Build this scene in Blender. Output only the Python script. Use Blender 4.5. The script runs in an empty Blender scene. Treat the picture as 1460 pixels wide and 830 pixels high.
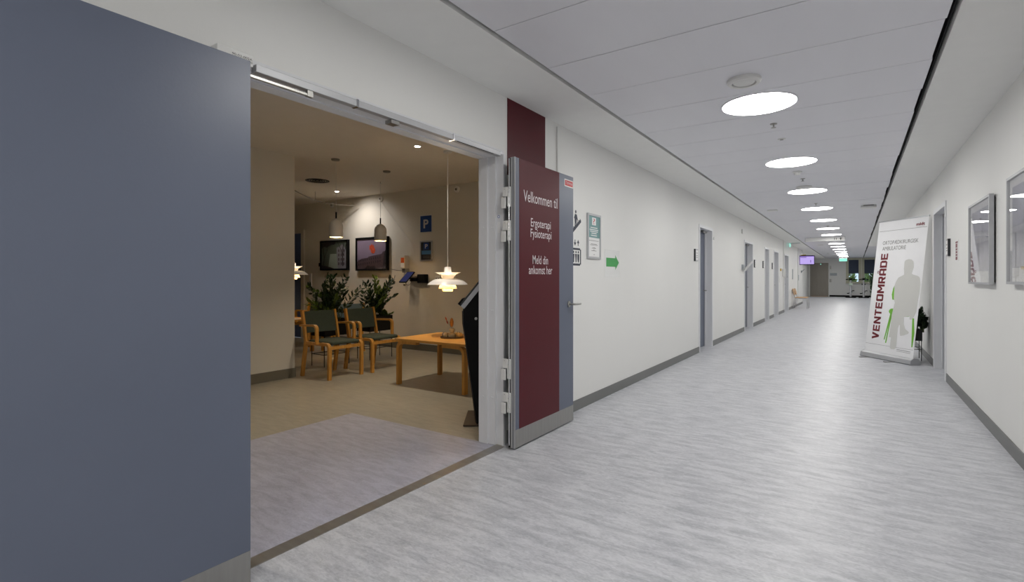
import bpy, bmesh, math, random
from mathutils import Vector, Matrix
random.seed(7)
PI = math.pi
S = bpy.context.scene
COL = S.collection

# ------------------------------------------------------------------ camera
cam = bpy.data.cameras.new('camera')
cam.sensor_width = 36.0
cam.lens = 36.0 * 731.0 / 1460.0
cam.shift_y = -18.0 / 1460.0
cam.clip_start = 0.05
cam_o = bpy.data.objects.new('camera', cam)
COL.objects.link(cam_o)
cam_o.location = (0, 0, 1.24)
cam_o.rotation_euler = (PI / 2, 0, math.atan(490 / 731.0))
S.camera = cam_o
# ------------------------------------------------------------------ world (overcast daylight behind the end windows)
w = bpy.data.worlds.new('world'); S.world = w; w.use_nodes = True
w.node_tree.nodes['Background'].inputs[0].default_value = (0.75, 0.87, 1.0, 1)
w.node_tree.nodes['Background'].inputs[1].default_value = 0.55
# ------------------------------------------------------------------ exposure
S.view_settings.view_transform = 'Standard'
S.view_settings.look = 'None'
S.view_settings.gamma = 1.0
S.view_settings.use_curve_mapping = False
S.view_settings.exposure = 1.28
LAMP = 13.0          # radiance of the round corridor lamps

# ------------------------------------------------------------------ materials
def lin(c):
    r = []
    for v in c:
        v /= 255.0
        r.append(v / 12.92 if v <= 0.04045 else ((v + 0.055) / 1.055) ** 2.4)
    return (r[0], r[1], r[2], 1)

MATS = {}
def mat(name, rgb, rough=0.5, metal=0.0, var=0.0, scale=(8, 8, 8), bump=0.0, bscale=60.0, coat=0.0, trans=0.0, detail=4.0, spec=0.5, rgb2=None, pos=None):
    m = bpy.data.materials.new(name); m.use_nodes = True
    nt = m.node_tree; b = nt.nodes['Principled BSDF']
    c = lin(rgb)
    b.inputs['Base Color'].default_value = c
    b.inputs['Roughness'].default_value = rough
    b.inputs['Metallic'].default_value = metal
    b.inputs['Specular IOR Level'].default_value = spec
    if coat:
        b.inputs['Coat Weight'].default_value = coat; b.inputs['Coat Roughness'].default_value = 0.03
    if trans:
        b.inputs['Transmission Weight'].default_value = trans
    tc = None
    if var or bump:
        tc = nt.nodes.new('ShaderNodeTexCoord')
    if var:
        mp = nt.nodes.new('ShaderNodeMapping'); mp.inputs['Scale'].default_value = scale
        nt.links.new(tc.outputs['Object'], mp.inputs['Vector'])
        n = nt.nodes.new('ShaderNodeTexNoise'); n.inputs['Scale'].default_value = 1.0; n.inputs['Detail'].default_value = detail
        nt.links.new(mp.outputs[0], n.inputs['Vector'])
        r = nt.nodes.new('ShaderNodeValToRGB')
        r.color_ramp.elements[0].position = pos[0] if pos else 0.32; r.color_ramp.elements[1].position = pos[1] if pos else 0.68
        if rgb2:
            r.color_ramp.elements[0].color = lin(rgb2); r.color_ramp.elements[1].color = c
        else:
            r.color_ramp.elements[0].color = (c[0] * (1 - var), c[1] * (1 - var), c[2] * (1 - var), 1)
            r.color_ramp.elements[1].color = (min(1, c[0] * (1 + var)), min(1, c[1] * (1 + var)), min(1, c[2] * (1 + var)), 1)
        nt.links.new(n.outputs['Fac'], r.inputs[0])
        nt.links.new(r.outputs[0], b.inputs['Base Color'])
    if bump:
        n2 = nt.nodes.new('ShaderNodeTexNoise'); n2.inputs['Scale'].default_value = bscale; n2.inputs['Detail'].default_value = 3
        nt.links.new(tc.outputs['Object'], n2.inputs['Vector'])
        bp = nt.nodes.new('ShaderNodeBump'); bp.inputs['Strength'].default_value = bump; bp.inputs['Distance'].default_value = 0.002
        nt.links.new(n2.outputs['Fac'], bp.inputs['Height'])
        nt.links.new(bp.outputs[0], b.inputs['Normal'])
    MATS[name] = m
    return m

def emit(name, rgb, strength):
    m = bpy.data.materials.new(name); m.use_nodes = True
    nt = m.node_tree; nt.nodes.remove(nt.nodes['Principled BSDF'])
    e = nt.nodes.new('ShaderNodeEmission'); e.inputs[0].default_value = lin(rgb); e.inputs[1].default_value = strength
    nt.links.new(e.outputs[0], nt.nodes['Material Output'].inputs[0])
    MATS[name] = m
    return m

def glass_mat(name, ior=1.5, tint=(255, 255, 255)):
    m = bpy.data.materials.new(name); m.use_nodes = True
    nt = m.node_tree; nt.nodes.remove(nt.nodes['Principled BSDF'])
    t = nt.nodes.new('ShaderNodeBsdfTransparent'); t.inputs[0].default_value = lin(tint)
    g = nt.nodes.new('ShaderNodeBsdfGlossy'); g.inputs['Roughness'].default_value = 0.01
    lw = nt.nodes.new('ShaderNodeLayerWeight'); lw.inputs[0].default_value = 0.5
    pw = nt.nodes.new('ShaderNodeMath'); pw.operation = 'POWER'; pw.inputs[1].default_value = 5.0
    f = nt.nodes.new('ShaderNodeMath'); f.operation = 'MULTIPLY_ADD'; f.inputs[1].default_value = 0.95; f.inputs[2].default_value = (ior - 1) ** 2 / (ior + 1) ** 2
    nt.links.new(lw.outputs['Facing'], pw.inputs[0]); nt.links.new(pw.outputs[0], f.inputs[0])
    x = nt.nodes.new('ShaderNodeMixShader')
    nt.links.new(f.outputs[0], x.inputs[0]); nt.links.new(t.outputs[0], x.inputs[1]); nt.links.new(g.outputs[0], x.inputs[2])
    nt.links.new(x.outputs[0], nt.nodes['Material Output'].inputs[0])
    MATS[name] = m
    return m

def translucent_mat(name, rgb):
    m = bpy.data.materials.new(name); m.use_nodes = True
    nt = m.node_tree; nt.nodes.remove(nt.nodes['Principled BSDF'])
    d = nt.nodes.new('ShaderNodeBsdfDiffuse'); d.inputs[0].default_value = lin(rgb)
    t = nt.nodes.new('ShaderNodeBsdfTranslucent'); t.inputs[0].default_value = lin(rgb)
    x = nt.nodes.new('ShaderNodeMixShader'); x.inputs[0].default_value = 0.45
    nt.links.new(d.outputs[0], x.inputs[1]); nt.links.new(t.outputs[0], x.inputs[2])
    nt.links.new(x.outputs[0], nt.nodes['Material Output'].inputs[0])
    MATS[name] = m
    return m

def lino(name, rgb, rgb2, rough, sc):
    """marbled linoleum: streaks drawn out across the corridor plus fine flecks"""
    m = bpy.data.materials.new(name); m.use_nodes = True
    nt = m.node_tree; b = nt.nodes['Principled BSDF']
    tc = nt.nodes.new('ShaderNodeTexCoord')
    def noise(scale, det, dist=0.0):
        mp = nt.nodes.new('ShaderNodeMapping'); mp.inputs['Scale'].default_value = scale
        nt.links.new(tc.outputs['Object'], mp.inputs['Vector'])
        n = nt.nodes.new('ShaderNodeTexNoise'); n.inputs['Scale'].default_value = 1; n.inputs['Detail'].default_value = det
        n.inputs['Distortion'].default_value = dist
        nt.links.new(mp.outputs[0], n.inputs['Vector'])
        return n
    n1 = noise((2.2 * sc, 9 * sc, 4), 6, 0.6); n2 = noise((16 * sc, 40 * sc, 20), 4, 1.2)
    mx = nt.nodes.new('ShaderNodeMath'); mx.operation = 'MULTIPLY_ADD'; mx.inputs[1].default_value = 0.55
    nt.links.new(n1.outputs['Fac'], mx.inputs[0])
    m2 = nt.nodes.new('ShaderNodeMath'); m2.operation = 'MULTIPLY'; m2.inputs[1].default_value = 0.45
    nt.links.new(n2.outputs['Fac'], m2.inputs[0]); nt.links.new(m2.outputs[0], mx.inputs[2])
    r = nt.nodes.new('ShaderNodeValToRGB')
    r.color_ramp.elements[0].position = 0.36; r.color_ramp.elements[1].position = 0.60
    r.color_ramp.elements[0].color = lin(rgb2); r.color_ramp.elements[1].color = lin(rgb)
    nt.links.new(mx.outputs[0], r.inputs[0]); nt.links.new(r.outputs[0], b.inputs['Base Color'])
    rr = nt.nodes.new('ShaderNodeMapRange'); rr.inputs[3].default_value = rough - 0.05; rr.inputs[4].default_value = rough + 0.08
    nt.links.new(n2.outputs['Fac'], rr.inputs[0]); nt.links.new(rr.outputs[0], b.inputs['Roughness'])
    b.inputs['Specular IOR Level'].default_value = 0.4
    MATS[name] = m
    return m

mat('wall_paint', (229, 229, 227), 0.55, bump=0.25, bscale=45, var=0.012, scale=(1.2, 1.2, 0.5))
mat('wall_room', (224, 218, 205), 0.6, bump=0.2, bscale=45, var=0.01, scale=(1, 1, 1))
mat('ceiling_paint', (238, 238, 236), 0.7, var=0.01)
mat('ceiling_room', (228, 221, 210), 0.7, var=0.01)
mat('metal_panel', (228, 228, 234), 0.42, 0.0, var=0.02, scale=(3, 0.6, 1))
mat('dark_slab', (26, 26, 27), 0.9, var=0.1)
lino('lino_corridor', (203, 204, 209), (164, 166, 173), 0.40, 2.2)
lino('lino_entry', (186, 186, 200), (158, 158, 172), 0.36, 2.6)
lino('lino_room', (172, 165, 148), (154, 147, 131), 0.34, 2.4)
mat('baseboard', (112, 113, 112), 0.45, var=0.05, scale=(2, 2, 2))
mat('baseboard_room', (118, 112, 98), 0.5, var=0.05, scale=(2, 2, 2))
mat('frame_white', (224, 225, 228), 0.38, var=0.01)
mat('frame_grey', (176, 178, 186), 0.4, var=0.01)
mat('door_blue', (96, 103, 120), 0.36, bump=0.12, bscale=90, var=0.03, scale=(1.5, 1.5, 1.5))
mat('door_grey', (122, 126, 136), 0.4, var=0.03, scale=(2, 2, 2))
mat('door_room_blue', (84, 106, 156), 0.45, var=0.02)
mat('burgundy', (80, 12, 24), 0.42, spec=0.25, var=0.03, scale=(2, 2, 2))
mat('steel', (165, 164, 160), 0.34, 0.9, var=0.05, scale=(3, 40, 3))
mat('brass_steel', (158, 155, 150), 0.42, 0.75, var=0.08, scale=(3, 20, 3))
mat('alu', (184, 185, 188), 0.48, 0.55, var=0.03)
mat('chrome', (205, 205, 208), 0.15, 1.0, var=0.02)
mat('white_plastic', (222, 222, 220), 0.35, var=0.01)
mat('white_print', (240, 240, 242), 0.4, var=0.01)
mat('letter_white', (214, 205, 208), 0.5, var=0.01)
mat('letter_black', (40, 42, 46), 0.5, var=0.02)
mat('pictogram', (38, 46, 62), 0.5, var=0.02)
mat('red_sign', (190, 40, 48), 0.4, var=0.02)
mat('maroon_print', (112, 22, 34), 0.45, var=0.02)
mat('silhouette', (210, 210, 206), 0.45, var=0.01)
mat('green_print', (118, 186, 62), 0.45, var=0.02)
mat('grey_print', (112, 112, 108), 0.5, var=0.02)
mat('arrow_green', (58, 158, 78), 0.5, var=0.06, scale=(30, 30, 30))
mat('paper', (232, 232, 232), 0.6, var=0.01)
mat('laminate_film', (228, 229, 228), 0.2, var=0.01)
mat('teal_print', (112, 152, 152), 0.45, var=0.02)
mat('blue_ring', (48, 96, 170), 0.4, var=0.02)
mat('black_plastic', (7, 7, 8), 0.6, spec=0.2, var=0.1)
mat('black_gloss', (10, 10, 11), 0.12, var=0.1)
mat('black_metal', (22, 22, 23), 0.4, 0.3, var=0.1)
mat('brown_plate', (62, 52, 44), 0.4, 0.5, var=0.06)
mat('oak', (198, 143, 66), 0.38, var=0.14, scale=(40, 40, 5), detail=3)
mat('oak_top', (208, 152, 72), 0.33, var=0.10, scale=(6, 60, 40), detail=3)
mat('green_fabric', (66, 74, 60), 0.85, bump=0.4, bscale=400, var=0.08, scale=(60, 60, 60))
mat('black_fabric', (14, 14, 14), 0.9, var=0.1)
mat('blue_fabric', (122, 146, 160), 0.85, bump=0.3, bscale=300, var=0.04, scale=(60, 60, 60))
mat('leaf', (36, 58, 24), 0.35, var=0.35, scale=(14, 14, 14))
mat('leaf_light', (98, 122, 40), 0.4, var=0.3, scale=(14, 14, 14))
mat('leaf_dark', (30, 52, 26), 0.4, var=0.3, scale=(14, 14, 14))
mat('stem', (70, 84, 40), 0.5, var=0.15)
mat('soil', (40, 30, 22), 0.95, var=0.3, scale=(60, 60, 60))
mat('shade_white', (232, 232, 234), 0.3, var=0.005)
mat('shade_beige', (246, 244, 240), 0.25, var=0.01)
mat('shade_inner', (240, 220, 180), 0.5, var=0.01)
translucent_mat('shade_glow', (250, 236, 205))
mat('sign_blue', (18, 62, 132), 0.4, var=0.02)
mat('sign_dark', (38, 42, 46), 0.4, var=0.02)
mat('sign_lightblue', (82, 138, 186), 0.4, var=0.02)
mat('orange_label', (226, 98, 34), 0.5, var=0.04)
mat('bottle_white', (226, 220, 208), 0.4, var=0.02)
mat('ceramic', (222, 205, 165), 0.45, var=0.05, scale=(30, 30, 30))
mat('ceramic_stripe', (70, 86, 110), 0.45, var=0.05)
mat('gourd', (232, 188, 110), 0.5, var=0.08, scale=(20, 20, 20))
mat('tray', (92, 78, 62), 0.5, var=0.1, scale=(12, 12, 12))
mat('dried_orange', (222, 98, 40), 0.8, var=0.1)
mat('dried_red', (176, 50, 34), 0.8, var=0.1)
mat('dried_cone', (208, 138, 66), 0.85, var=0.25, scale=(90, 90, 90))
mat('sky_lilac', (150, 134, 156), 0.5, var=0.06, scale=(3, 3, 3))
mat('pic_building', (96, 78, 84), 0.5, var=0.12, scale=(14, 14, 14))
mat('pic_dark', (40, 36, 42), 0.5, var=0.1)
mat('pic_fish', (214, 88, 56), 0.5, var=0.2, scale=(30, 30, 30))
mat('pic_green', (92, 104, 92), 0.4, var=0.12, scale=(4, 4, 4))
mat('pic_pale', (168, 182, 168), 0.4, var=0.04)
mat('pic_grey', (150, 148, 156), 0.45, var=0.08, scale=(10, 10, 10))
mat('watercolour', (184, 182, 198), 0.6, var=0.2, scale=(3, 5, 2.4), detail=6, rgb2=(122, 124, 142))
mat('wood_light', (206, 164, 118), 0.4, var=0.08, scale=(6, 40, 6))
mat('lift_steel', (150, 144, 135), 0.42, 0.3, var=0.06, scale=(30, 30, 2))
mat('window_paint', (196, 194, 172), 0.45, var=0.02)
mat('blind', (62, 70, 88), 0.8, var=0.06, scale=(3, 3, 12))
mat('grille', (28, 26, 24), 0.6, var=0.1)
mat('cable', (120, 112, 100), 0.5, var=0.05)
mat('yellow', (206, 172, 40), 0.5, var=0.05)
mat('frosted', (170, 176, 182), 0.3, var=0.02)
glass_mat('picture_glass', 1.45)
glass_mat('pane_glass', 1.5, (235, 242, 245))
emit('lamp_emit', (255, 253, 248), LAMP)
emit('spot_emit', (255, 246, 232), 40.0)
emit('bulb_emit', (255, 214, 160), 5.0)
emit('tv_emit', (190, 170, 238), 0.42)
emit('tv_bar', (110, 76, 166), 0.3)
emit('tablet_emit', (70, 72, 118), 0.16)
emit('exit_emit', (150, 232, 214), 0.5)
emit('kiosk_emit', (235, 225, 205), 0.05)

# ------------------------------------------------------------------ geometry helpers
class MB:
    def __init__(s):
        s.bm = bmesh.new()
    def box(s, x0, x1, y0, y1, z0, z1, bev=0.0, seg=2):
        M = Matrix.Translation(((x0 + x1) / 2, (y0 + y1) / 2, (z0 + z1) / 2)) @ Matrix.Diagonal((abs(x1 - x0), abs(y1 - y0), abs(z1 - z0), 1))
        r = bmesh.ops.create_cube(s.bm, size=1, matrix=M)
        if bev:
            es = set(e for v in r['verts'] for e in v.link_edges)
            bmesh.ops.bevel(s.bm, geom=list(es), offset=bev, segments=seg, affect='EDGES', profile=0.5)
        return s
    def obox(s, c, ax, ay, az, hx, hy, hz):
        """oriented box: centre, three unit axes, half sizes"""
        c = Vector(c); ax = Vector(ax).normalized(); ay = Vector(ay).normalized(); az = Vector(az).normalized()
        vs = [s.bm.verts.new(c + ax * hx * i + ay * hy * j + az * hz * k) for i in (-1, 1) for j in (-1, 1) for k in (-1, 1)]
        for q in ((0, 1, 3, 2), (4, 6, 7, 5), (0, 4, 5, 1), (2, 3, 7, 6), (0, 2, 6, 4), (1, 5, 7, 3)):
            s.bm.faces.new([vs[i] for i in q])
        return s
    def tube(s, pts, r, n=8, closed=False, caps=True):
        pts = [Vector(p) for p in pts]; N = len(pts); rings = []
        for i, p in enumerate(pts):
            if closed:
                t = pts[(i + 1) % N] - pts[i - 1]
            else:
                t = pts[min(i + 1, N - 1)] - pts[max(i - 1, 0)]
            t.normalize()
            ref = Vector((0, 0, 1)) if abs(t.z) < 0.93 else Vector((1, 0, 0))
            u = t.cross(ref).normalized(); v = t.cross(u).normalized()
            rr = r[i] if isinstance(r, (list, tuple)) else r
            rings.append([s.bm.verts.new(p + u * rr * math.cos(2 * PI * k / n) + v * rr * math.sin(2 * PI * k / n)) for k in range(n)])
        for i in range(N if closed else N - 1):
            a, b = rings[i], rings[(i + 1) % N]
            for k in range(n):
                s.bm.faces.new([a[k], a[(k + 1) % n], b[(k + 1) % n], b[k]])
        if caps and not closed:
            s.bm.faces.new(rings[0][::-1]); s.bm.faces.new(rings[-1])
        return s
    def lathe(s, prof, c=(0, 0, 0), n=32, axis='z', close=False):
        c = Vector(c); rings = []
        for (r, h) in prof:
            ring = []
            for k in range(n):
                a = 2 * PI * k / n
                if axis == 'z': o = Vector((r * math.cos(a), r * math.sin(a), h))
                elif axis == 'x': o = Vector((h, r * math.cos(a), r * math.sin(a)))
                else: o = Vector((r * math.cos(a), h, r * math.sin(a)))
                ring.append(s.bm.verts.new(c + o))
            rings.append(ring)
        m = len(rings)
        for i in range(m if close else m - 1):
            a, b = rings[i], rings[(i + 1) % m]
            for k in range(n):
                s.bm.faces.new([a[k], a[(k + 1) % n], b[(k + 1) % n], b[k]])
        if not close:
            if prof[0][0] > 1e-5: s.bm.faces.new(rings[0][::-1])
            if prof[-1][0] > 1e-5: s.bm.faces.new(rings[-1])
        return s
    def prism(s, poly, o, ax, ay, depth):
        """2-D outline (u,v) on origin o with axes ax, ay, extruded along ax x ay by depth"""
        o = Vector(o); ax = Vector(ax); ay = Vector(ay); n = ax.cross(ay).normalized() * depth
        a = [s.bm.verts.new(o + ax * u + ay * v) for u, v in poly]
        b = [s.bm.verts.new(o + ax * u + ay * v + n) for u, v in poly]
        s.bm.faces.new(a[::-1]); s.bm.faces.new(b)
        for i in range(len(a)):
            j = (i + 1) % len(a)
            s.bm.faces.new([a[i], a[j], b[j], b[i]])
        return s
    def ribbon(s, path, thick, w0, w1, plane='xz'):
        """laminated-wood strip: path of (u,z) points, thick in the path plane, from w0 to w1 across"""
        P = [Vector((p[0], p[1])) for p in path]; N = len(P); L = []; R = []
        for i in range(N):
            t = P[min(i + 1, N - 1)] - P[max(i - 1, 0)]; t.normalize()
            nrm = Vector((-t.y, t.x)) * thick / 2
            L.append(P[i] + nrm); R.append(P[i] - nrm)
        def v3(p, w_): return (p.x, w_, p.y) if plane == 'xz' else (w_, p.x, p.y)
        rows = [[s.bm.verts.new(v3(L[i], w0)), s.bm.verts.new(v3(L[i], w1)), s.bm.verts.new(v3(R[i], w1)), s.bm.verts.new(v3(R[i], w0))] for i in range(N)]
        for i in range(N - 1):
            for k in range(4):
                s.bm.faces.new([rows[i][k], rows[i][(k + 1) % 4], rows[i + 1][(k + 1) % 4], rows[i + 1][k]])
        s.bm.faces.new(rows[0][::-1]); s.bm.faces.new(rows[-1])
        return s
    def mesh(s, name, smooth=False):
        bmesh.ops.recalc_face_normals(s.bm, faces=s.bm.faces[:])
        me = bpy.data.meshes.new(name); s.bm.to_mesh(me); s.bm.free()
        if smooth:
            me.polygons.foreach_set('use_smooth', [True] * len(me.polygons))
            try: me.set_sharp_from_angle(angle=math.radians(40))
            except Exception: pass
        return me

def link(name, me, m, parent=None, loc=(0, 0, 0), rz=0.0):
    o = bpy.data.objects.new(name, me)
    if m and not me.materials: me.materials.append(MATS[m])
    COL.objects.link(o); o.location = loc; o.rotation_euler = (0, 0, rz)
    if parent: o.parent = parent
    return o
def part(name, mb, m, parent, smooth=False, label=None):
    o = link(name, mb.mesh(name, smooth), m, parent)
    if label: o['label'] = label
    return o
def tag(o, label, cat=None, group=None, kind=None):
    o['label'] = label
    if cat: o['category'] = cat
    if group: o['group'] = group
    if kind: o['kind'] = kind
    return o
def thing(name, label, cat, loc=(0, 0, 0), rz=0.0, group=None, kind=None):
    o = bpy.data.objects.new(name, None); COL.objects.link(o)
    o.location = loc; o.rotation_euler = (0, 0, rz); o.empty_display_size = 0.1
    return tag(o, label, cat, group, kind)
def solo(name, mb, m, label, cat, loc=(0, 0, 0), rz=0.0, group=None, smooth=False, kind=None):
    return tag(link(name, mb.mesh(name, smooth), m, None, loc, rz), label, cat, group, kind)
def struct(name, mb, m, label, smooth=False, parent=None):
    o = link(name, mb.mesh(name, smooth), m, parent)
    return tag(o, label, name.split('_')[0], None, 'structure')
def copy_tree(root, loc, rz, label=None):
    def rec(o, par):
        c = o.copy(); COL.objects.link(c); c.parent = par
        for ch in [k for k in bpy.data.objects if k.parent == o]: rec(ch, c)
        return c
    r = rec(root, None); r.location = loc; r.rotation_euler = (0, 0, rz)
    if label: r['label'] = label
    return r
def arc(cx, cz, r, a0, a1, n=7):
    return [(cx + r * math.cos(math.radians(a0 + (a1 - a0) * i / n)), cz + r * math.sin(math.radians(a0 + (a1 - a0) * i / n))) for i in range(n + 1)]

def text(name, body, box, o, right, up, m, parent, bold=0.0, depth=0.0006, spacing=1.0):
    """flat lettering fitted to box=(u0,u1,v0,v1) on the plane (o, right, up)"""
    cu = bpy.data.curves.new(name, 'FONT'); cu.body = body; cu.size = 1.0; cu.offset = bold; cu.space_character = spacing
    cu.resolution_u = 3
    ob = bpy.data.objects.new(name, cu); COL.objects.link(ob)
    bpy.context.view_layer.update()
    dg = bpy.context.evaluated_depsgraph_get()
    me = bpy.data.meshes.new_from_object(ob.evaluated_get(dg))
    bpy.data.objects.remove(ob); bpy.data.curves.remove(cu)
    xs = [v.co.x for v in me.vertices]; ys = [v.co.y for v in me.vertices]
    x0, x1, y0, y1 = min(xs), max(xs), min(ys), max(ys)
    o = Vector(o); R = Vector(right); U = Vector(up); n = R.cross(U).normalized() * depth
    for v in me.vertices:
        u = box[0] + (v.co.x - x0) / (x1 - x0) * (box[1] - box[0]); t = box[2] + (v.co.y - y0) / (y1 - y0) * (box[3] - box[2])
        v.co = o + R * u + U * t + n
    me.materials.clear()
    return link(name, me, m, parent)

YR = ((0, 1, 0), (0, 0, 1))           # right / up axes of things on the left wall (they face +X)
YL = ((0, -1, 0), (0, 0, 1))          # on the right wall (they face -X)
XR = ((1, 0, 0), (0, 0, 1))           # facing -Y

# ------------------------------------------------------------------ the setting
WL, WR = -2.18, 0.91
Y0, YE = -14.0, 41.0
ZC, ZR = 2.60, 2.78                    # corridor / waiting-room ceilings

struct('floor', MB().box(WL, 2.25, Y0, YE, -0.1, 0).box(-2.75, WL, 28.8, YE, -0.1, 0).box(-2.37, WL, 6.65, 28.8, -0.1, 0), 'lino_corridor', 'pale grey marbled linoleum floor of the long corridor')
struct('floor_room', MB().box(-12, -2.18, -0.6, 6.45, -0.1, -0.0015), 'lino_room', 'beige linoleum floor of the waiting room')
struct('floor_entry', MB().box(-3.85, -2.18, 0.1, 3.10, -0.0015, 0.0), 'lino_entry', 'darker grey linoleum field just inside the double doorway')
solo('threshold_strip', MB().box(-0.04, 0.04, 0, 1.93, 0, 0.003), 'brass_steel', 'brushed metal threshold strip across the double doorway floor', 'threshold', (-2.185, 1.17, 0.0))

def wall_along_y(x0, x1, ya, yb, ztop, openings):
    mb = MB(); y = ya
    for (a, b, h) in sorted(openings):
        if a > y: mb.box(x0, x1, y, a, 0, ztop)
        mb.box(x0, x1, a, b, h, ztop); y = b
    mb.box(x0, x1, y, yb, 0, ztop)
    return mb
DOORS_L = [(8.86, 9.83), (13.06, 14.27), (16.32, 17.2), (18.30, 19.46), (21.2, 22.6)]
ops = [(1.16, 3.14, 2.185)] + [(a + 0.04, b - 0.04, 2.12) for a, b in DOORS_L]
struct('wall_left', wall_along_y(-2.37, WL, Y0, 29.0, 2.9, ops), 'wall_paint', 'long white corridor wall with the double doorway and five doors')
struct('wall_left_recess', MB().box(-2.9, -2.72, 28.8, YE, 0, 2.9).box(-2.72, -2.37, 28.82, 28.95, 0, 2.9), 'wall_paint', 'white wall set back beyond the wooden chairs')
struct('wall_right', wall_along_y(WR, WR + 0.18, Y0, 26.6, 2.9, [(8.09, 9.15, 2.13)]), 'wall_paint', 'white corridor wall hung with framed pictures')
struct('wall_right_recess', MB().box(2.2, 2.38, 26.4, YE, 0, 2.9).box(WR + 0.18, 2.2, 26.42, 26.6, 0, 2.9), 'wall_paint', 'white wall of the wider bay at the corridor end')
mb = MB()
for (a, b, z0, z1) in [(-2.95, -2.62, 0, 2.9), (-2.62, -1.54, 2.3, 2.9), (-1.54, -0.45, 0, 2.9), (-0.45, 0.22, 0, 0.95), (-0.45, 0.22, 2.5, 2.9), (0.22, 0.42, 0, 2.9), (0.42, 1.09, 0, 0.95), (0.42, 1.09, 2.5, 2.9), (1.09, 2.4, 0, 2.9)]:
    mb.box(a, b, YE, YE + 0.25, z0, z1)
struct('wall_end', mb, 'wall_paint', 'white end wall with the lift door and two windows')
struct('wall_behind', MB().box(-2.4, 1.1, Y0 - 0.15, Y0, 0, 2.9), 'wall_paint', 'white wall closing the corridor behind the viewer')
struct('wall_room_back', MB().box(-12, -2.37, 6.45, 6.62, 0, 2.9), 'wall_room', 'dim waiting-room wall with pictures and parking signs')
struct('wall_room_partition', MB().box(-6.05, -5.87, -0.6, 3.84, 0, 2.9), 'wall_room', 'plain partition wall jutting into the waiting room')
struct('wall_room_front', MB().box(-12, -2.37, -0.78, -0.6, 0, 2.9), 'wall_room', 'hidden near wall of the waiting room')
struct('wall_room_side', MB().box(-12.15, -12, -0.78, 6.62, 0, 2.9), 'wall_room', 'far side wall of the waiting room')
struct('ceiling_room', MB().box(-12.15, -2.37, -0.78, 6.62, ZR, 2.9), 'ceiling_room', 'plain painted ceiling of the waiting room')
struct('ceiling_soffit_left', MB().box(WL, -1.69, Y0, 28.85, ZC, 2.72).box(-2.72, -1.69, 28.85, YE, ZC, 2.72), 'ceiling_paint', 'white plaster strip of ceiling along the door-lined wall')
struct('ceiling_soffit_right', MB().box(0.435, WR, Y0, 26.5, ZC, 2.72), 'ceiling_paint', 'white plaster strip of ceiling along the picture wall')
ceil = struct('ceiling', MB().box(-2.9, 2.4, Y0 - 0.15, YE + 0.25, 2.9, 3.0), 'dark_slab', 'suspended ceiling of wide metal panels over the corridor')
pm = [MB().box(-1.655 + 0.0, 0.396 + dx, 0.0025, 0.5975, ZC, ZC + 0.018).mesh('ceiling_panel') for dx in (0.0, 0.006, -0.006)]
for me in pm: me.materials.append(MATS['metal_panel'])
y = 4.09 - 0.6 * 30; i = 0
while y < YE - 0.1:
    link('ceiling_panel', pm[random.choice((0, 0, 0, 1, 2))], None, ceil, (0, y, random.choice((0, 0, 0.001)))); y += 0.6
part('bay_panel', MB().box(0.44, 2.2, 26.52, YE, ZC, ZC + 0.018), 'metal_panel', ceil)
# near-black strips paint in the shade inside the two slots
part('slot_shade', MB().box(-1.68, -1.672, Y0, YE, 2.625, 2.9).box(0.418, 0.428, Y0, 26.5, 2.64, 2.9), 'dark_slab', ceil)

segs = []; y = Y0
for a, b, h in [(1.13, 3.18, 0)] + [(a, b, 0) for a, b in DOORS_L] + [(29, 29, 0)]:
    segs.append((y, a)); y = b
mb = MB()
for a, b in segs:
    mb.box(WL, WL + 0.008, a, b, 0, 0.098)
struct('baseboard_left', mb, 'baseboard', 'grey rubber skirting below the door-lined white wall')
struct('baseboard_right', MB().box(WR - 0.008, WR, Y0, 8.02, 0, 0.1).box(WR - 0.008, WR, 9.24, 26.6, 0, 0.1), 'baseboard', 'grey rubber skirting below the picture wall')
struct('baseboard_end', MB().box(-1.48, 2.2, YE - 0.01, YE, 0, 0.11), 'black_plastic', 'dark skirting along the end wall under the windows')
struct('baseboard_room', MB().box(-9.48, -2.37, 6.44, 6.45, 0, 0.115).box(-5.87, -5.86, -0.6, 3.85, 0, 0.115).box(-6.05, -5.86, 3.84, 3.85, 0, 0.115), 'baseboard_room', 'olive grey skirting round the waiting room walls')

# ------------------------------------------------------------------ main double doorway
fr = thing('trim_1', 'white steel frame lining the double doorway', 'trim', (-2.18, 2.15, 0), kind='structure')
def jamb(sgn):
    mb = MB(); e = 0.94 * sgn
    for (xa, xb, inset) in ((-0.195, -0.115, 0.0), (-0.115, -0.05, 0.012), (-0.05, 0.012, 0.03)):
        a = e + sgn * inset; b = sgn * 0.995
        mb.box(xa, xb, min(a, b), max(a, b), 0, {-0.195: 2.143, -0.115: 2.15}.get(xa, 2.16))
    return mb
for sgn in (1, -1): part('jamb', jamb(sgn), 'frame_white', fr)
mb = MB()
for (xa, xb, z) in ((-0.195, -0.115, 2.143), (-0.115, -0.05, 2.15), (-0.05, 0.004, 2.16)): mb.box(xa, xb, -0.995, 0.995, z, 2.19)
part('head', mb, 'frame_white', fr)
for z in (0.35, 1.0, 1.62):
    for xx in (-0.15, -0.085, -0.07):
        part('rivet', MB().lathe([(0.006, 0.0), (0.005, -0.002), (0.0, -0.003)], (xx, 0.94 if xx < -0.115 else 0.952, z), 8, 'y'), 'frame_white', fr)
part('approval_ring', MB().lathe([(0.011, 0), (0.011, -0.001), (0.008, -0.001), (0.008, 0)], (-0.03, 0.97, 1.70), 16, 'y', close=True), 'blue_ring', fr, label='small blue ring sticker')
part('approval_label', MB().box(-0.042, -0.018, 0.969, 0.97, 1.58, 1.66), 'paper', fr)

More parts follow.
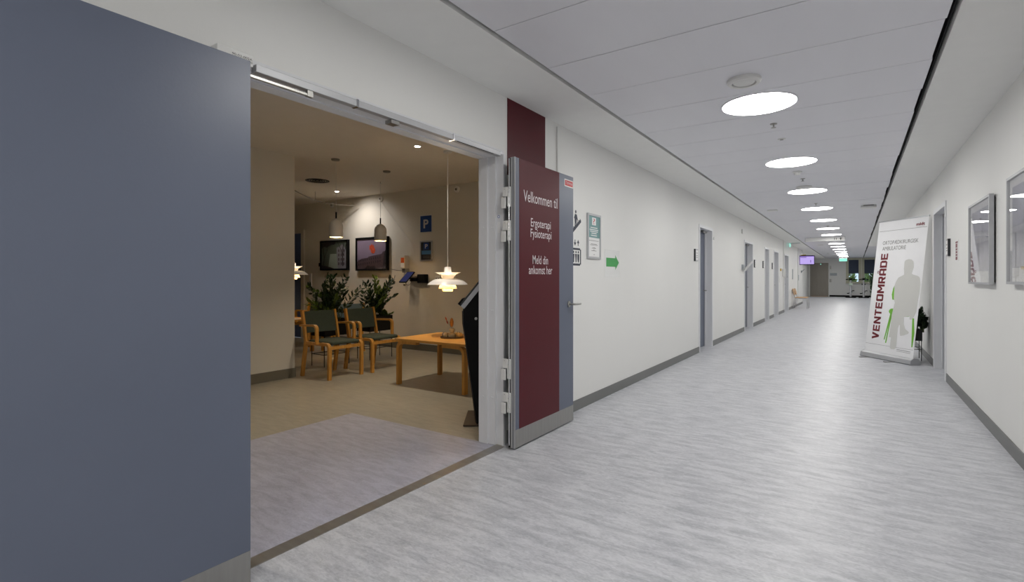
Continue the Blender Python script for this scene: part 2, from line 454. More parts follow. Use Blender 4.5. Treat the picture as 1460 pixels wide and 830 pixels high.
cl = thing('door_closer', 'aluminium slide rail of the door closers above the doorway', 'door closer', (-2.18, 1.22, 2.13))
for (a, b) in ((0, 0.535), (0.545, 1.30), (1.31, 1.83)):
    part('rail', MB().box(0.0, 0.038, a, b, 0, 0.034, 0.002, 1), 'alu', cl)
for yy in (0.533, 1.298): part('end_cap', MB().box(0, 0.041, yy, yy + 0.014, -0.003, 0.037), 'chrome', cl)
part('arm', MB().box(0.02, 0.034, -0.09, 0.26, -0.028, -0.018).box(0.018, 0.036, 0.25, 0.28, -0.03, -0.002), 'steel', cl)
part('latch', MB().box(-0.02, 0.03, 0.78, 0.84, -0.022, -0.002), 'steel', cl)
part('slot', MB().box(0.036, 0.039, 1.34, 1.74, -0.004, -0.001), 'black_plastic', cl)

tg = thing('door_number_plate', 'white plate with a door number above the blue door', 'sign', (-2.18, 1.05, 2.138))
part('plate', MB().box(0, 0.05, 0, 0.15, 0, 0.05, 0.003, 1), 'white_plastic', tg)
text('lettering', '90-03-002A', (0.06, 0.145, 0.024, 0.034), (0.0505, 0, 0), *YR, 'letter_black', tg)
text('lettering', 'EI-30', (0.115, 0.145, 0.012, 0.020), (0.0505, 0, 0), *YR, 'letter_black', tg)

def leaf(n, label, y0, y1, hinge_y, xf):
    d = thing('door_%d' % n, label, 'door', (xf - 0.05, hinge_y, 0.0), kind='structure')
    a, b = y0 - hinge_y, y1 - hinge_y
    part('leaf', MB().box(0, 0.05, a, b, 0.012, 2.118, 0.0015, 1), 'door_blue', d)
    part('kick_plate', MB().box(0.0495, 0.0515, a + 0.002, b - 0.002, 0.012, 0.142), 'steel', d)
    return d
dl = leaf(1, 'large blue-grey door leaf folded flat back against the wall', 0.218, 1.133, 1.133, -2.03)
dr = leaf(2, 'blue-grey door leaf with burgundy welcome panel standing open', 3.085, 4.0, 3.085, -2.04)
pan = part('panel', MB().box(0.05, 0.0512, 0.052, 0.66, 0.142, 2.117), 'burgundy', dr, label='burgundy panel with white welcome lettering')
def dtxt(body, y0, y1, z0, z1): text('lettering', body, (y0 - 3.085, y1 - 3.085, z0, z1), (0.0514, 0, 0), *YR, 'letter_white', pan, 0.004)
dtxt('Velkommen til', 3.195, 3.712, 1.812, 1.896)
dtxt('Ergoterapi', 3.297, 3.60, 1.612, 1.697)
dtxt('Fysioterapi', 3.293, 3.612, 1.532, 1.617)
dtxt('Meld din', 3.322, 3.556, 1.350, 1.416)
dtxt('ankomst her', 3.268, 3.625, 1.272, 1.338)
tgp = part('door_tag', MB().box(0.05, 0.052, 0.752, 0.908, 2.02, 2.082, 0.0, 1), 'white_plastic', dr, label='small red and white tag')
part('tag_field', MB().box(0.052, 0.0524, 0.760, 0.900, 2.028, 2.074), 'red_sign', tgp)
text('lettering', 'Tyrstrup', (0.775, 0.885, 2.036, 2.066), (0.0526, 0, 0), *YR, 'letter_white', tgp)
hd = part('handle', MB().tube([(0.05, 0.83, 1.02), (0.088, 0.83, 1.02), (0.104, 0.836, 1.02), (0.108, 0.85, 1.02), (0.108, 0.94, 1.02), (0.10, 0.955, 1.02)], 0.009, 10), 'steel', dr, True, 'curved steel lever handle')
part('rose', MB().lathe([(0.026, 0), (0.026, 0.007), (0.0, 0.008)], (0.05, 0.83, 1.02), 20, 'x'), 'steel', hd, True)
part('edge_strip', MB().box(0.036, 0.05, -0.004, 0.004, 0.012, 2.118).box(0.014, 0.03, -0.006, 0.0, 0.012, 2.118), 'alu', dr)
part('edge_seal', MB().box(-0.006, 0.013, -0.004, 0.012, 0.012, 2.115), 'black_plastic', dr)
part('bolt_rod', MB().tube([(0.004, -0.010, 0.03), (0.004, -0.010, 2.11)], 0.0055, 8), 'chrome', dr, True)
for z in (1.76, 1.515, 0.51, 0.265):
    hg = part('hinge', MB().box(-0.012, 0.016, -0.014, -0.006, z + 0.0, z + 0.145, 0.002, 1).box(-0.052, -0.012, -0.014, -0.006, z + 0.075, z + 0.145, 0.002, 1), 'white_plastic', dr)
    part('knuckle', MB().box(-0.062, -0.022, -0.022, -0.008, z - 0.01, z + 0.07, 0.004, 2), 'white_plastic', hg)
    for (xx, zz) in ((0.006, 0.03), (0.006, 0.07), (0.0, 0.105), (-0.035, 0.13), (0.006, 0.135)):
        part('screw', MB().lathe([(0.0035, 0), (0.003, -0.0012), (0, -0.0012)], (xx, -0.014, z + zz), 8, 'y'), 'steel', hg)

solo('wall_band', MB().box(0, 0.002, 0, 0.568, 0, 0.58), 'burgundy', 'burgundy band painted on the wall above the welcome door', 'wall panel', (WL, 3.186, 2.02))
solo('conduit', MB().box(0, 0.014, -0.007, 0.007, 0, 0.62, 0.002, 1), 'white_plastic', 'thin white cable duct rising behind the welcome door', 'cable duct', (WL, 3.955, 1.95))

for (yy, lab) in ((20.85, 'thin white cable duct on the wall before the last door'), (26.4, 'thin white cable duct on the wall before the lilac screen')):
    solo('conduit', MB().box(0, 0.03, -0.02, 0.02, 0, 2.5, 0.003, 1), 'white_plastic', lab, 'cable duct', (WL, yy, 0.1))
# ------------------------------------------------------------------ doors along the left wall
DL = ['blue-grey door in white frame nearest the green arrow', 'door with the tilted leaflet holder beside its frame', 'third narrow door, between the second and fourth frames', 'door next to the yellow tag and soap dispenser', 'last door before the pair of wooden chairs']
for k, (a, b) in enumerate(DOORS_L):
    d = thing('door_%d' % (k + 3), DL[k], 'door', (WL, a, 0), kind='structure')
    W = b - a
    part('jamb', MB().box(-0.17, 0.012, 0.0, 0.05, 0, 2.15), 'frame_white', d)
    part('jamb', MB().box(-0.17, 0.012, W - 0.05, W, 0, 2.15).box(-0.12, -0.1, W - 0.062, W - 0.05, 0, 2.12), 'frame_white' if k == 0 else 'frame_white', d)
    part('head', MB().box(-0.17, 0.012, 0.05, W - 0.05, 2.10, 2.15), 'frame_white', d)
    lf = part('leaf', MB().box(-0.165, -0.125, 0.052, W - 0.052, 0.008, 2.098), 'door_blue' if k == 0 else 'door_grey', d)
    part('handle', MB().tube([(-0.125, W - 0.13, 1.02), (-0.075, W - 0.13, 1.02), (-0.072, W - 0.25, 1.02)], 0.009, 8), 'steel', lf, True)
    if k < 2:
        part('closer_arm', MB().box(-0.12, -0.07, W - 0.35, W - 0.1, 2.06, 2.095), 'steel', d)

# right-wall door
d = thing('door_8', 'white framed doorway in the picture wall beside the banner', 'door', (WR, 8.05, 0), kind='structure')
part('jamb', MB().box(-0.014, 0.17, 0, 0.05, 0, 2.18), 'frame_white', d)
part('jamb', MB().box(-0.014, 0.17, 1.09, 1.14, 0, 2.18).box(0.07, 0.085, 1.078, 1.09, 0, 2.12), 'frame_white', d)
part('head', MB().box(-0.014, 0.17, 0.05, 1.09, 2.12, 2.18), 'frame_white', d)
lf = part('leaf', MB().box(0.125, 0.165, 0.052, 1.088, 0.008, 2.118), 'door_grey', d)
part('handle', MB().tube([(0.125, 0.16, 1.02), (0.08, 0.16, 1.02), (0.075, 0.28, 1.02)], 0.009, 8), 'steel', lf, True)
part('closer_arm', MB().box(0.08, 0.12, 0.75, 1.05, 2.08, 2.115), 'steel', d)

# ------------------------------------------------------------------ corridor ceiling fittings
lamp_r = MB().lathe([(0.262, -0.001), (0.275, -0.001), (0.277, -0.006), (0.270, -0.009), (0.262, -0.007)], n=48, close=True).mesh('trim_ring', True); lamp_r.materials.append(MATS['metal_panel'])
lamp_d = MB().lathe([(0.262, -0.0015), (0.262, -0.0045), (0.0, -0.0045)], n=48).mesh('diffuser'); lamp_d.materials.append(MATS['lamp_emit'])
for k in range(-7, 15):  # rearmost lamps, out of view, are added to brighten the door jambs
    yy = 4.39 + 2.4 * k
    if yy > YE - 1: break
    lab = {-1: 'large round white ceiling lamp over the double doorway', 0: 'large round white ceiling lamp just beyond the first ventilation valve', 1: 'large round white ceiling lamp right before the smoke detector', 2: 'large round white ceiling lamp right behind the second ventilation valve', 6: 'round white ceiling lamp right ahead of the hanging toilet sign'}.get(k, 'round white recessed lamp in the metal ceiling, farther along the corridor' if k > 0 else 'unseen round white ceiling lamp in the stretch before the double doorway')
    t = thing('ceiling_lamp', lab, 'ceiling lamp', (-0.628, yy, ZC), 0, 'round lamps along the corridor ceiling')
    link('trim_ring', lamp_r, None, t); link('diffuser', lamp_d, None, t)

def speaker(yy, label, r):
    t = thing('ceiling_speaker', label, 'ceiling vent', (-0.635, yy, ZC))
    part('ring', MB().lathe([(r, 0), (r, -0.018), (r * 0.9, -0.028), (r * 0.72, -0.028), (r * 0.70, -0.006)], n=40), 'white_plastic', t, True)
    part('disc', MB().lathe([(r * 0.63, -0.006), (r * 0.63, -0.02), (r * 0.55, -0.026), (0, -0.027)], n=40), 'white_plastic', t, True)
speaker(3.8, 'round white ventilation valve in the ceiling before the first lamp', 0.108)
speaker(8.72, 'round white ventilation valve just ahead of the third lamp', 0.10)
for (xx, yy, lab) in ((-0.60, 5.03, 'small sprinkler head between first and second ceiling lamps'), (-0.60, 8.02, 'small sprinkler head between second and third ceiling lamps'), (-0.60, 10.8, 'small sprinkler head ahead of the fourth ceiling lamp'), (-0.60, 15.6, 'small sprinkler head beyond the fifth ceiling lamp')):
    t = thing('sprinkler', lab, 'sprinkler', (xx, yy, ZC))
    part('rosette', MB().lathe([(0.03, 0), (0.028, -0.005), (0.01, -0.008)], n=16), 'steel', t, True)
    part('body', MB().lathe([(0.007, -0.006), (0.007, -0.03), (0.020, -0.032), (0.020, -0.035), (0, -0.035)], n=16), 'steel', t, True)
t = thing('indicator', 'small flat indicator plate behind the first sprinkler', 'sensor', (-0.60, 5.62, ZC))
part('plate', MB().lathe([(0.035, 0), (0.033, -0.005), (0, -0.006)], n=20), 'white_plastic', t, True); part('lens', MB().box(-0.014, 0.014, -0.006, 0.006, -0.009, -0.005), 'letter_black', t)
t = thing('smoke_detector', 'white smoke detector below the second ceiling lamp', 'smoke detector', (-0.62, 7.45, ZC))
part('base', MB().lathe([(0.055, 0), (0.055, -0.012), (0.04, -0.016)], n=24), 'white_plastic', t, True); part('chamber', MB().lathe([(0.036, -0.014), (0.036, -0.034), (0.028, -0.042), (0, -0.043)], n=24), 'white_plastic', t, True)
t = thing('access_point', 'white wireless box on the ceiling close to the dark slot', 'access point', (0.2, 11.64, ZC))
part('box', MB().box(-0.12, 0.12, -0.12, 0.12, -0.05, -0.012, 0.012, 2), 'white_plastic', t, True); part('mount', MB().box(-0.08, 0.08, -0.08, 0.08, -0.012, 0), 'black_plastic', t)
for (xx, yy, lab) in ((-1.38, 11.4, 'flat white ceiling plate near the door-lined side'), (-1.2, 24.5, 'flat white ceiling plate near the screen')):
    solo('ceiling_plate', MB().box(-0.09, 0.09, -0.09, 0.09, -0.012, 0, 0.004, 1), 'white_plastic', lab, 'ceiling plate', (xx, yy, ZC))
for (xx, yy, lab) in ((-1.22, 32.2, 'white domed detector on the ceiling near the lift'),):
    solo('detector_dome', MB().lathe([(0.06, 0), (0.055, -0.03), (0.03, -0.045), (0, -0.048)], n=20), 'white_plastic', lab, 'smoke detector', (xx, yy, ZC), smooth=True)

t = thing('hanging_sign', 'white sign board hanging from the ceiling with toilet symbol and arrow', 'sign', (-0.84, 19.6, 2.455))
part('board', MB().box(-0.55, 0.55, -0.012, 0.012, 0, 0.125), 'white_plastic', t)
part('end_rail', MB().box(0.55, 0.562, -0.016, 0.016, -0.004, 0.129), 'alu', t); part('end_rail', MB().box(-0.562, -0.55, -0.016, 0.016, -0.004, 0.129), 'alu', t)
for xx in (-0.4, 0.4): part('hanger', MB().tube([(xx, 0, 0.12), (xx, 0, 0.145)], 0.004, 6), 'steel', t)
part('arrow', MB().prism([(-0.012, 0.02), (0.012, 0.02), (0.012, 0.065), (0.04, 0.06), (0.0, 0.105), (-0.04, 0.06), (-0.012, 0.065)], (0.44, -0.0125, 0), (1, 0, 0), (0, 0, 1), 0.001), 'letter_black', t)
def person_icon(mb, u, v, h, o, ax, ay, flare=0.0):
    hd_ = [(u + 0.11 * h * math.cos(a * PI / 5), v + 0.88 * h + 0.11 * h * math.sin(a * PI / 5)) for a in range(10)]
    mb.prism(hd_, o, ax, ay, 0.001)
    mb.prism([(u - 0.1 * h - flare * h, v + 0.3 * h), (u - 0.08 * h, v), (u + 0.08 * h, v), (u + 0.1 * h + flare * h, v + 0.3 * h), (u + 0.17 * h, v + 0.72 * h), (u - 0.17 * h, v + 0.72 * h)], o, ax, ay, 0.001)
for u in (0.27, 0.32):
    mb = MB(); person_icon(mb, u, 0.03, 0.07, (0, -0.0125, 0), (1, 0, 0), (0, 0, 1)); part('pictogram', mb, 'letter_black', t)

# ------------------------------------------------------------------ left-wall signs
t = thing('stair_sign', 'dark figure climbing stairs stuck on the wall beside the welcome door', 'sign', (WL, 4.27, 1.69))
o_ = (0.0, 0, 0)
mb = MB(); ax, ay = YR
st = []
for k in range(7): st += [(k * 0.027 - 0.02, k * 0.017 - 0.012), (k * 0.027 - 0.02, k * 0.017 + 0.008)]
top = [(k * 0.027 - 0.02 + dx, k * 0.017 + dz) for k in range(7) for dx, dz in ((0, 0), (0, 0.017))]
mb.prism([(-0.03, -0.03)] + top + [(0.165, 0.102), (0.165, 0.085)] + [(-0.01, -0.03)], o_, ax, ay, 0.001)
part('steps', mb, 'pictogram', t)
mb = MB()
mb.prism([(0.055 + 0.014 * math.cos(a * PI / 6), 0.175 + 0.016 * math.sin(a * PI / 6)) for a in range(12)], o_, ax, ay, 0.001)
mb.prism([(0.036, 0.07), (0.034, 0.035), (0.05, 0.03), (0.055, 0.075), (0.07, 0.05), (0.072, 0.068), (0.072, 0.085), (0.075, 0.11), (0.098, 0.085), (0.102, 0.092), (0.076, 0.15), (0.04, 0.155), (0.02, 0.115), (0.03, 0.11)], o_, ax, ay, 0.001)
part('figure', mb, 'pictogram', t)
t = thing('toilet_sign', 'dark framed toilet pictogram with two arrows beside the welcome door', 'sign', (WL, 4.2, 1.36))
mb = MB()
outer = [(0.0, 0.0), (0.215, 0.0), (0.235, 0.02), (0.235, 0.145), (0.215, 0.165), (0.0, 0.165)]
for (a, b, c_, e) in ((0, 0.215, 0, 0.02), (0, 0.215, 0.147, 0.165), (0.215, 0.235, 0.012, 0.153), (-0.02, 0, 0.012, 0.153)):
    mb.prism([(a, c_), (b, c_), (b, e), (a, e)], o_, ax, ay, 0.001)
part('border', mb, 'pictogram', t)
for u, fl in ((0.08, 0.0), (0.13, 0.0), (0.178, 0.06)):
    mb = MB(); person_icon(mb, u, 0.03, 0.11, o_, ax, ay, fl); part('figure', mb, 'pictogram', t)
for u, sg in ((0.11, -1), (0.175, 1)):
    c0 = 0.215
    part('arrow', MB().prism([(u - 0.006, c0 - 0.028 * sg), (u + 0.006, c0 - 0.028 * sg), (u + 0.006, c0), (u + 0.024, c0 - 0.004 * sg), (u, c0 + 0.03 * sg), (u - 0.024, c0 - 0.004 * sg), (u - 0.006, c0)][::sg], o_, ax, ay, 0.001), 'pictogram', t)

t = thing('info_frame', 'narrow aluminium framed notice with teal top beside the welcome door', 'notice', (WL, 4.556, 1.435))
W_, H_ = 0.305, 0.445
part('poster', MB().box(0.002, 0.010, 0.01, W_ - 0.01, 0.01, H_ - 0.01), 'paper', t)
part('frame', MB().box(0, 0.018, 0, W_, 0, 0.02).box(0, 0.018, 0, W_, H_ - 0.02, H_).box(0, 0.018, 0, 0.02, 0.02, H_ - 0.02).box(0, 0.018, W_ - 0.02, W_, 0.02, H_ - 0.02), 'alu', t)
pt = part('teal_field', MB().box(0.010, 0.0108, 0.02, W_ - 0.02, 0.21, H_ - 0.02), 'teal_print', t)
part('emblem', MB().box(0.0108, 0.0113, 0.105, 0.195, 0.335, 0.41), 'paper', pt)
text('lettering', '?', (0.13, 0.17, 0.345, 0.40), (0.0114, 0, 0), *YR, 'red_sign', pt)
for z, a, b in ((0.305, 0.07, 0.23), (0.285, 0.05, 0.25), (0.268, 0.06, 0.24), (0.25, 0.09, 0.21), (0.228, 0.08, 0.22)):
    part('text_line', MB().box(0.0108, 0.0112, a, b, z, z + 0.008), 'paper', pt)
for z, a, b in ((0.178, 0.04, 0.26), (0.145, 0.08, 0.22), (0.135, 0.06, 0.24), (0.11, 0.12, 0.18), (0.102, 0.1, 0.2), (0.085, 0.13, 0.17), (0.078, 0.09, 0.21), (0.04, 0.14, 0.17)):
    part('text_line', MB().box(0.010, 0.0105, a, b, z, z + 0.004), 'grey_print', t)

t = thing('arrow_paper', 'laminated sheet with a green arrow pointing along the corridor', 'notice', (WL, 4.99, 1.255))
part('sheet', MB().box(0, 0.0015, 0, 0.40, 0, 0.29), 'laminate_film', t)
part('arrow', MB().prism([(0.04, 0.11), (0.285, 0.11), (0.285, 0.078), (0.385, 0.157), (0.285, 0.236), (0.285, 0.204), (0.04, 0.204)], (0.0016, 0, 0), (0, 1, 0), (0, 0, 1), 0.0008), 'arrow_green', t)

def room_sign(yy, z, lab, face=1, x=WL):
    t = thing('room_sign', lab, 'sign', (x, yy, z))
    s = face
    part('plate', MB().box(min(0.004 * s, 0.022 * s), max(0.004 * s, 0.022 * s), 0, 0.17, 0, 0.2), 'alu', t)
    part('back', MB().box(min(0, 0.004 * s), max(0, 0.004 * s), 0.01, 0.16, 0.01, 0.19), 'black_plastic', t)
    part('insert', MB().box(min(0.022 * s, 0.023 * s), max(0.022 * s, 0.023 * s), 0.03, 0.16, 0.02, 0.18), 'paper', t)
    for z_ in (0.06, 0.09, 0.13): part('text_line', MB().box(min(0.023 * s, 0.0235 * s), max(0.023 * s, 0.0235 * s), 0.05, 0.14, z_, z_ + 0.008), 'grey_print', t)
    part('side', MB().box(min(0, 0.026 * s), max(0, 0.026 * s), -0.006, 0, 0, 0.2), 'letter_black', t)
room_sign(8.56, 1.52, 'small room sign beside the blue-grey door')
room_sign(14.45, 1.52, 'small room sign beyond the leaflet-holder door')
room_sign(15.93, 1.53, 'small room sign just before the third door')
room_sign(17.85, 1.53, 'small room sign just before the fourth door')
room_sign(7.74, 1.50, 'small room sign between the red notice and the right-hand doorway', -1, WR)
solo('door_sensor', MB().box(0, 0.03, -0.07, 0.07, -0.05, 0.05, 0.006, 1), 'white_plastic', 'small white box high on the wall before the second door', 'sensor', (WL, 12.78, 2.32))
solo('wall_button', MB().box(0, 0.015, -0.03, 0.03, -0.03, 0.03, 0.004, 1), 'white_plastic', 'tiny white button on the wall past the blue-grey door', 'switch', (WL, 9.95, 1.98))
t = thing('leaflet_holder', 'white leaflet tray tilted out from the wall before the second door', 'leaflet holder', (WL, 12.74, 1.42))
part('bracket', MB().box(0, 0.03, 0.0, 0.2, 0.02, 0.14), 'frosted', t)
part('tray', MB().obox((0.12, 0.12, 0.10), (0.62, 0, 0.78), (0, 1, 0), (-0.78, 0, 0.62), 0.14, 0.12, 0.008).obox((0.045, 0.12, 0.02), (-0.78, 0, 0.62), (0, 1, 0), (0.62, 0, 0.78), 0.03, 0.12, 0.006), 'white_plastic', t)

# far left wall bits
t = thing('soap_dispenser', 'white soap dispenser on the wall before the last door', 'dispenser', (WL, 20.6, 1.22))
part('body', MB().box(0, 0.10, -0.06, 0.06, 0.08, 0.36, 0.015, 2), 'white_plastic', t); part('nozzle', MB().box(0.04, 0.09, -0.025, 0.025, 0.03, 0.09), 'white_plastic', t); part('lever', MB().box(0.09, 0.2, -0.015, 0.015, 0.05, 0.065), 'chrome', t)
solo('yellow_tag', MB().box(0, 0.02, -0.12, 0.12, 0, 0.08), 'yellow', 'small yellow tag on the wall past the fourth door', 'tag', (WL, 20.1, 1.5))
for k, (yy, z, h_, lab) in enumerate([(19.9, 1.1, 0.21, 'white notice sheet under the yellow tag'), (24.2, 1.2, 0.42, 'pair of pale notices above the wooden chairs'), (26.9, 1.15, 0.25, 'pale notice on the wall past the wooden chairs')]):
    solo('notice', MB().box(0, 0.012, -0.15, 0.15, 0, h_), 'frosted' if k else 'paper', lab, 'notice', (WL, yy, z))
solo('leaflet_rack', MB().obox((0.07, 0, 0.1), (0.7, 0, 0.7), (0, 1, 0), (-0.7, 0, 0.7), 0.11, 0.1, 0.01).box(0, 0.03, -0.08, 0.08, 0, 0.12), 'frosted', 'small grey leaflet tray on the wall past the screen', 'leaflet holder', (WL, 28.2, 1.5))
t = thing('exit_sign', 'lit green exit sign projecting from the wall above the last door', 'exit sign', (WL, 22.4, 2.45))
part('face', MB().box(0.07, 0.085, -0.16, 0.16, 0, 0.13), 'exit_emit', t); part('arm', MB().box(0, 0.42, -0.02, 0.02, 0.13, 0.148), 'frosted', t)
part('figure', MB().prism([(0.10, 0.03), (0.13, 0.03), (0.15, 0.06), (0.18, 0.05), (0.19, 0.065), (0.16, 0.08), (0.17, 0.1), (0.13, 0.1), (0.1, 0.07)], (0.0855, -0.14, 0), (0, 1, 0), (0, 0, 1), 0.001), 'white_print', t)
t = thing('exit_sign', 'lit green exit sign hanging from the ceiling before the windows', 'exit sign', (-0.62, 36.4, 2.26))
part('face', MB().box(-0.2, 0.2, -0.012, 0.012, 0, 0.17), 'exit_emit', t); part('housing', MB().box(-0.21, 0.21, -0.03, 0.03, 0.17, 0.21), 'white_plastic', t)
for xx in (-0.15, 0.15): part('rod', MB().tube([(xx, 0, 0.2), (xx, 0, 0.34)], 0.006, 6), 'steel', t)

t = thing('wall_screen', 'wall-mounted screen with glowing lilac picture above the wooden chairs', 'screen', (-1.88, 27.4, 1.87), 0.12)
part('casing', MB().box(-0.31, 0.31, 0, 0.06, 0, 0.44, 0.008, 1), 'black_plastic', t)
sc = part('display', MB().box(-0.285, 0.285, -0.002, 0.001, 0.03, 0.41), 'tv_emit', t)
part('header', MB().box(-0.27, -0.02, -0.003, -0.002, 0.335, 0.365), 'tv_bar', sc); part('title_bar', MB().box(-0.285, 0.285, -0.003, -0.002, 0.385, 0.41), 'tv_bar', sc); part('figure', MB().box(0.14, 0.165, -0.003, -0.002, 0.1, 0.22), 'tv_bar', sc)
part('arm', MB().tube([(-0.1, 0.06, 0.15), (-0.25, 0.12, 0.15), (-0.315, 0.03, 0.15)], 0.03, 8).box(-0.32, -0.285, -0.02, 0.2, 0.05, 0.35), 'black_metal', t)
solo('screen_label', MB().box(-0.1, 0.1, 0, 0.05, 0, 0.03), 'yellow', 'yellow strip lying on top of the lilac screen', 'label', (-2.02, 27.4, 2.311), 0.12)

# lift
t = thing('door_9', 'brushed brown-grey lift door at the far end of the corridor', 'door', (-2.08, YE, 0), kind='structure')
part('frame', MB().box(-0.54, -0.47, -0.02, 0.2, 0, 2.3).box(0.47, 0.54, -0.02, 0.2, 0, 2.3).box(-0.47, 0.47, -0.02, 0.2, 2.16, 2.3), 'lift_steel', t)
part('door_panel', MB().box(-0.47, -0.135, 0.10, 0.14, 0.02, 2.16), 'lift_steel', t); part('door_panel', MB().box(-0.13, 0.47, 0.06, 0.1, 0.02, 2.16), 'lift_steel', t)
part('sill', MB().box(-0.47, 0.47, -0.02, 0.16, 0.0, 0.02), 'wood_light', t); part('shaft', MB().box(-0.6, 0.6, 0.2, 0.24, 0, 2.4), 'dark_slab', t)
part('position_lamp', MB().box(0.06, 0.12, -0.03, -0.018, 2.19, 2.23), 'exit_emit', t)
solo('call_panel', MB().box(-0.06, 0.06, -0.02, 0, 0, 0.22, 0.004, 1), 'steel', 'steel lift call panel on the end wall', 'call panel', (-1.42, YE, 0.98))
solo('floor_indicator', MB().box(-0.05, 0.05, -0.03, 0, 0, 0.22, 0.004, 1), 'steel', 'steel floor indicator plate high beside the lift', 'indicator', (-1.42, YE, 1.88))
solo('end_notice', MB().box(-0.2, 0.2, -0.006, 0, 0, 0.18), 'frosted', 'pale notice pinned on the end wall beside the lift', 'notice', (-1.25, YE, 1.42))

for k, (a, b) in enumerate(((-0.45, 0.22), (0.42, 1.09))):
    t = thing('window_%d' % (k + 1), ['end window beside the lift with blind half down', 'end window behind the plant with blind half down'][k], 'window', ((a + b) / 2, YE, 0.95), kind='structure')
    hw = (b - a) / 2; H_ = 1.55
    part('casing', MB().box(-hw - 0.09, -hw, -0.025, 0, -0.02, H_ + 0.08).box(hw, hw + 0.09, -0.025, 0, -0.02, H_ + 0.08).box(-hw, hw, -0.025, 0, H_, H_ + 0.08), 'window_paint', t)
    part('sash', MB().box(-hw, -hw + 0.07, 0.04, 0.1, 0, H_).box(hw - 0.07, hw, 0.04, 0.1, 0, H_).box(-hw + 0.07, hw - 0.07, 0.04, 0.1, 0, 0.07).box(-hw + 0.07, hw - 0.07, 0.04, 0.1, H_ - 0.07, H_), 'window_paint', t)
    part('sill', MB().box(-hw - 0.12, hw + 0.12, -0.14, 0.04, -0.04, -0.003), 'window_paint', t)
    part('pane', MB().box(-hw + 0.07, hw - 0.07, 0.065, 0.072, 0.07, H_ - 0.07), 'pane_glass', t)
    part('blind', MB().box(-hw + 0.06, hw - 0.06, 0.02, 0.026, 0.62, H_ - 0.03), 'blind', t)

def foliage(n, fn, ll, lw, sink):
    """n leaf quads placed by fn() -> (point, direction)"""
    for _ in range(n):
        p, dvec = fn(); p = Vector(p); dvec = Vector(dvec).normalized()
        sd = dvec.cross(Vector((random.uniform(-1, 1), random.uniform(-1, 1), random.uniform(0.2, 1)))).normalized()
        nn = dvec.cross(sd) * 0.12 * ll
        l = ll * random.uniform(0.7, 1.2); wd = lw * random.uniform(0.8, 1.2)
        v = [p, p + dvec * l * 0.35 + sd * wd / 2 + nn, p + dvec * l * 0.75 + sd * wd * 0.4 + nn, p + dvec * l, p + dvec * l * 0.75 - sd * wd * 0.4 + nn, p + dvec * l * 0.35 - sd * wd / 2 + nn]
        sink.bm.faces.new([sink.bm.verts.new(q) for q in v])

def ball_fn(c, r):
    def f():
        while True:
            q = Vector((random.uniform(-1, 1), random.uniform(-1, 1), random.uniform(-1, 1)))
            if q.length < 1: break
        return (Vector(c) + Vector((q.x * r[0], q.y * r[1], q.z * r[2])), q + Vector((random.uniform(-.6, .6), random.uniform(-.6, .6), random.uniform(-.4, .6))))
    return f
for k, xx in enumerate((-1.0, 1.5)):
    t = thing('tree', ['green leafy tree outside the window beside the lift', 'green leafy tree outside the window behind the plant'][k], 'tree', (xx, 48, -1.5))
    mb = MB(); foliage(900, ball_fn((0, 0, 2.6), (0.95, 1.0, 1.0)), 0.25, 0.16, mb); f_ = part('foliage', mb, 'leaf_light', t); f_['kind'] = 'stuff'
    part('trunk', MB().tube([(0, 0, 0), (0.05, 0, 1.2), (0, 0, 2.4)], [0.12, 0.09, 0.05], 8), 'stem', t)

# ------------------------------------------------------------------ corridor seating
def shell_chair(name, label, loc, rz, group=None):
    t = thing(name, label, 'chair', loc, rz, group)
    part('seat', MB().box(-0.22, 0.23, -0.21, 0.21, 0.445, 0.46, 0.006, 1), 'wood_light', t)
    part('backrest', MB().obox((-0.255, 0, 0.69), (0.97, 0, 0.24), (0, 1, 0), (-0.24, 0, 0.97), 0.007, 0.20, 0.13), 'wood_light', t)
    for sy in (-1, 1):
        part('leg', MB().tube([(0.24, 0.24 * sy, 0), (0.21, 0.21 * sy, 0.43)], 0.011, 8), 'chrome', t, True)
        part('leg', MB().tube([(-0.26, 0.24 * sy, 0), (-0.2, 0.21 * sy, 0.43)], 0.011, 8), 'chrome', t, True)
        part('back_support', MB().tube([(-0.2, 0.14 * sy, 0.43), (-0.245, 0.14 * sy, 0.56), (-0.275, 0.14 * sy, 0.7)], 0.01, 8), 'chrome', t, True)
        part('seat_rail', MB().tube([(0.21, 0.21 * sy, 0.43), (-0.2, 0.21 * sy, 0.43)], 0.011, 8), 'chrome', t, True)
    return t
c0 = shell_chair('shell_chair', 'pale wooden chair with chrome legs, against the wall right after the last door', (-1.86, 24.0, 0), 0, 'pale wooden corridor chairs')
copy_tree(c0, (-1.86, 24.75, 0), 0, 'pale wooden chair with chrome legs, under the lilac screen')
copy_tree(c0, (0.60, 18.4, 0), PI, 'pale wooden chair with chrome legs, against the picture wall past the banner')

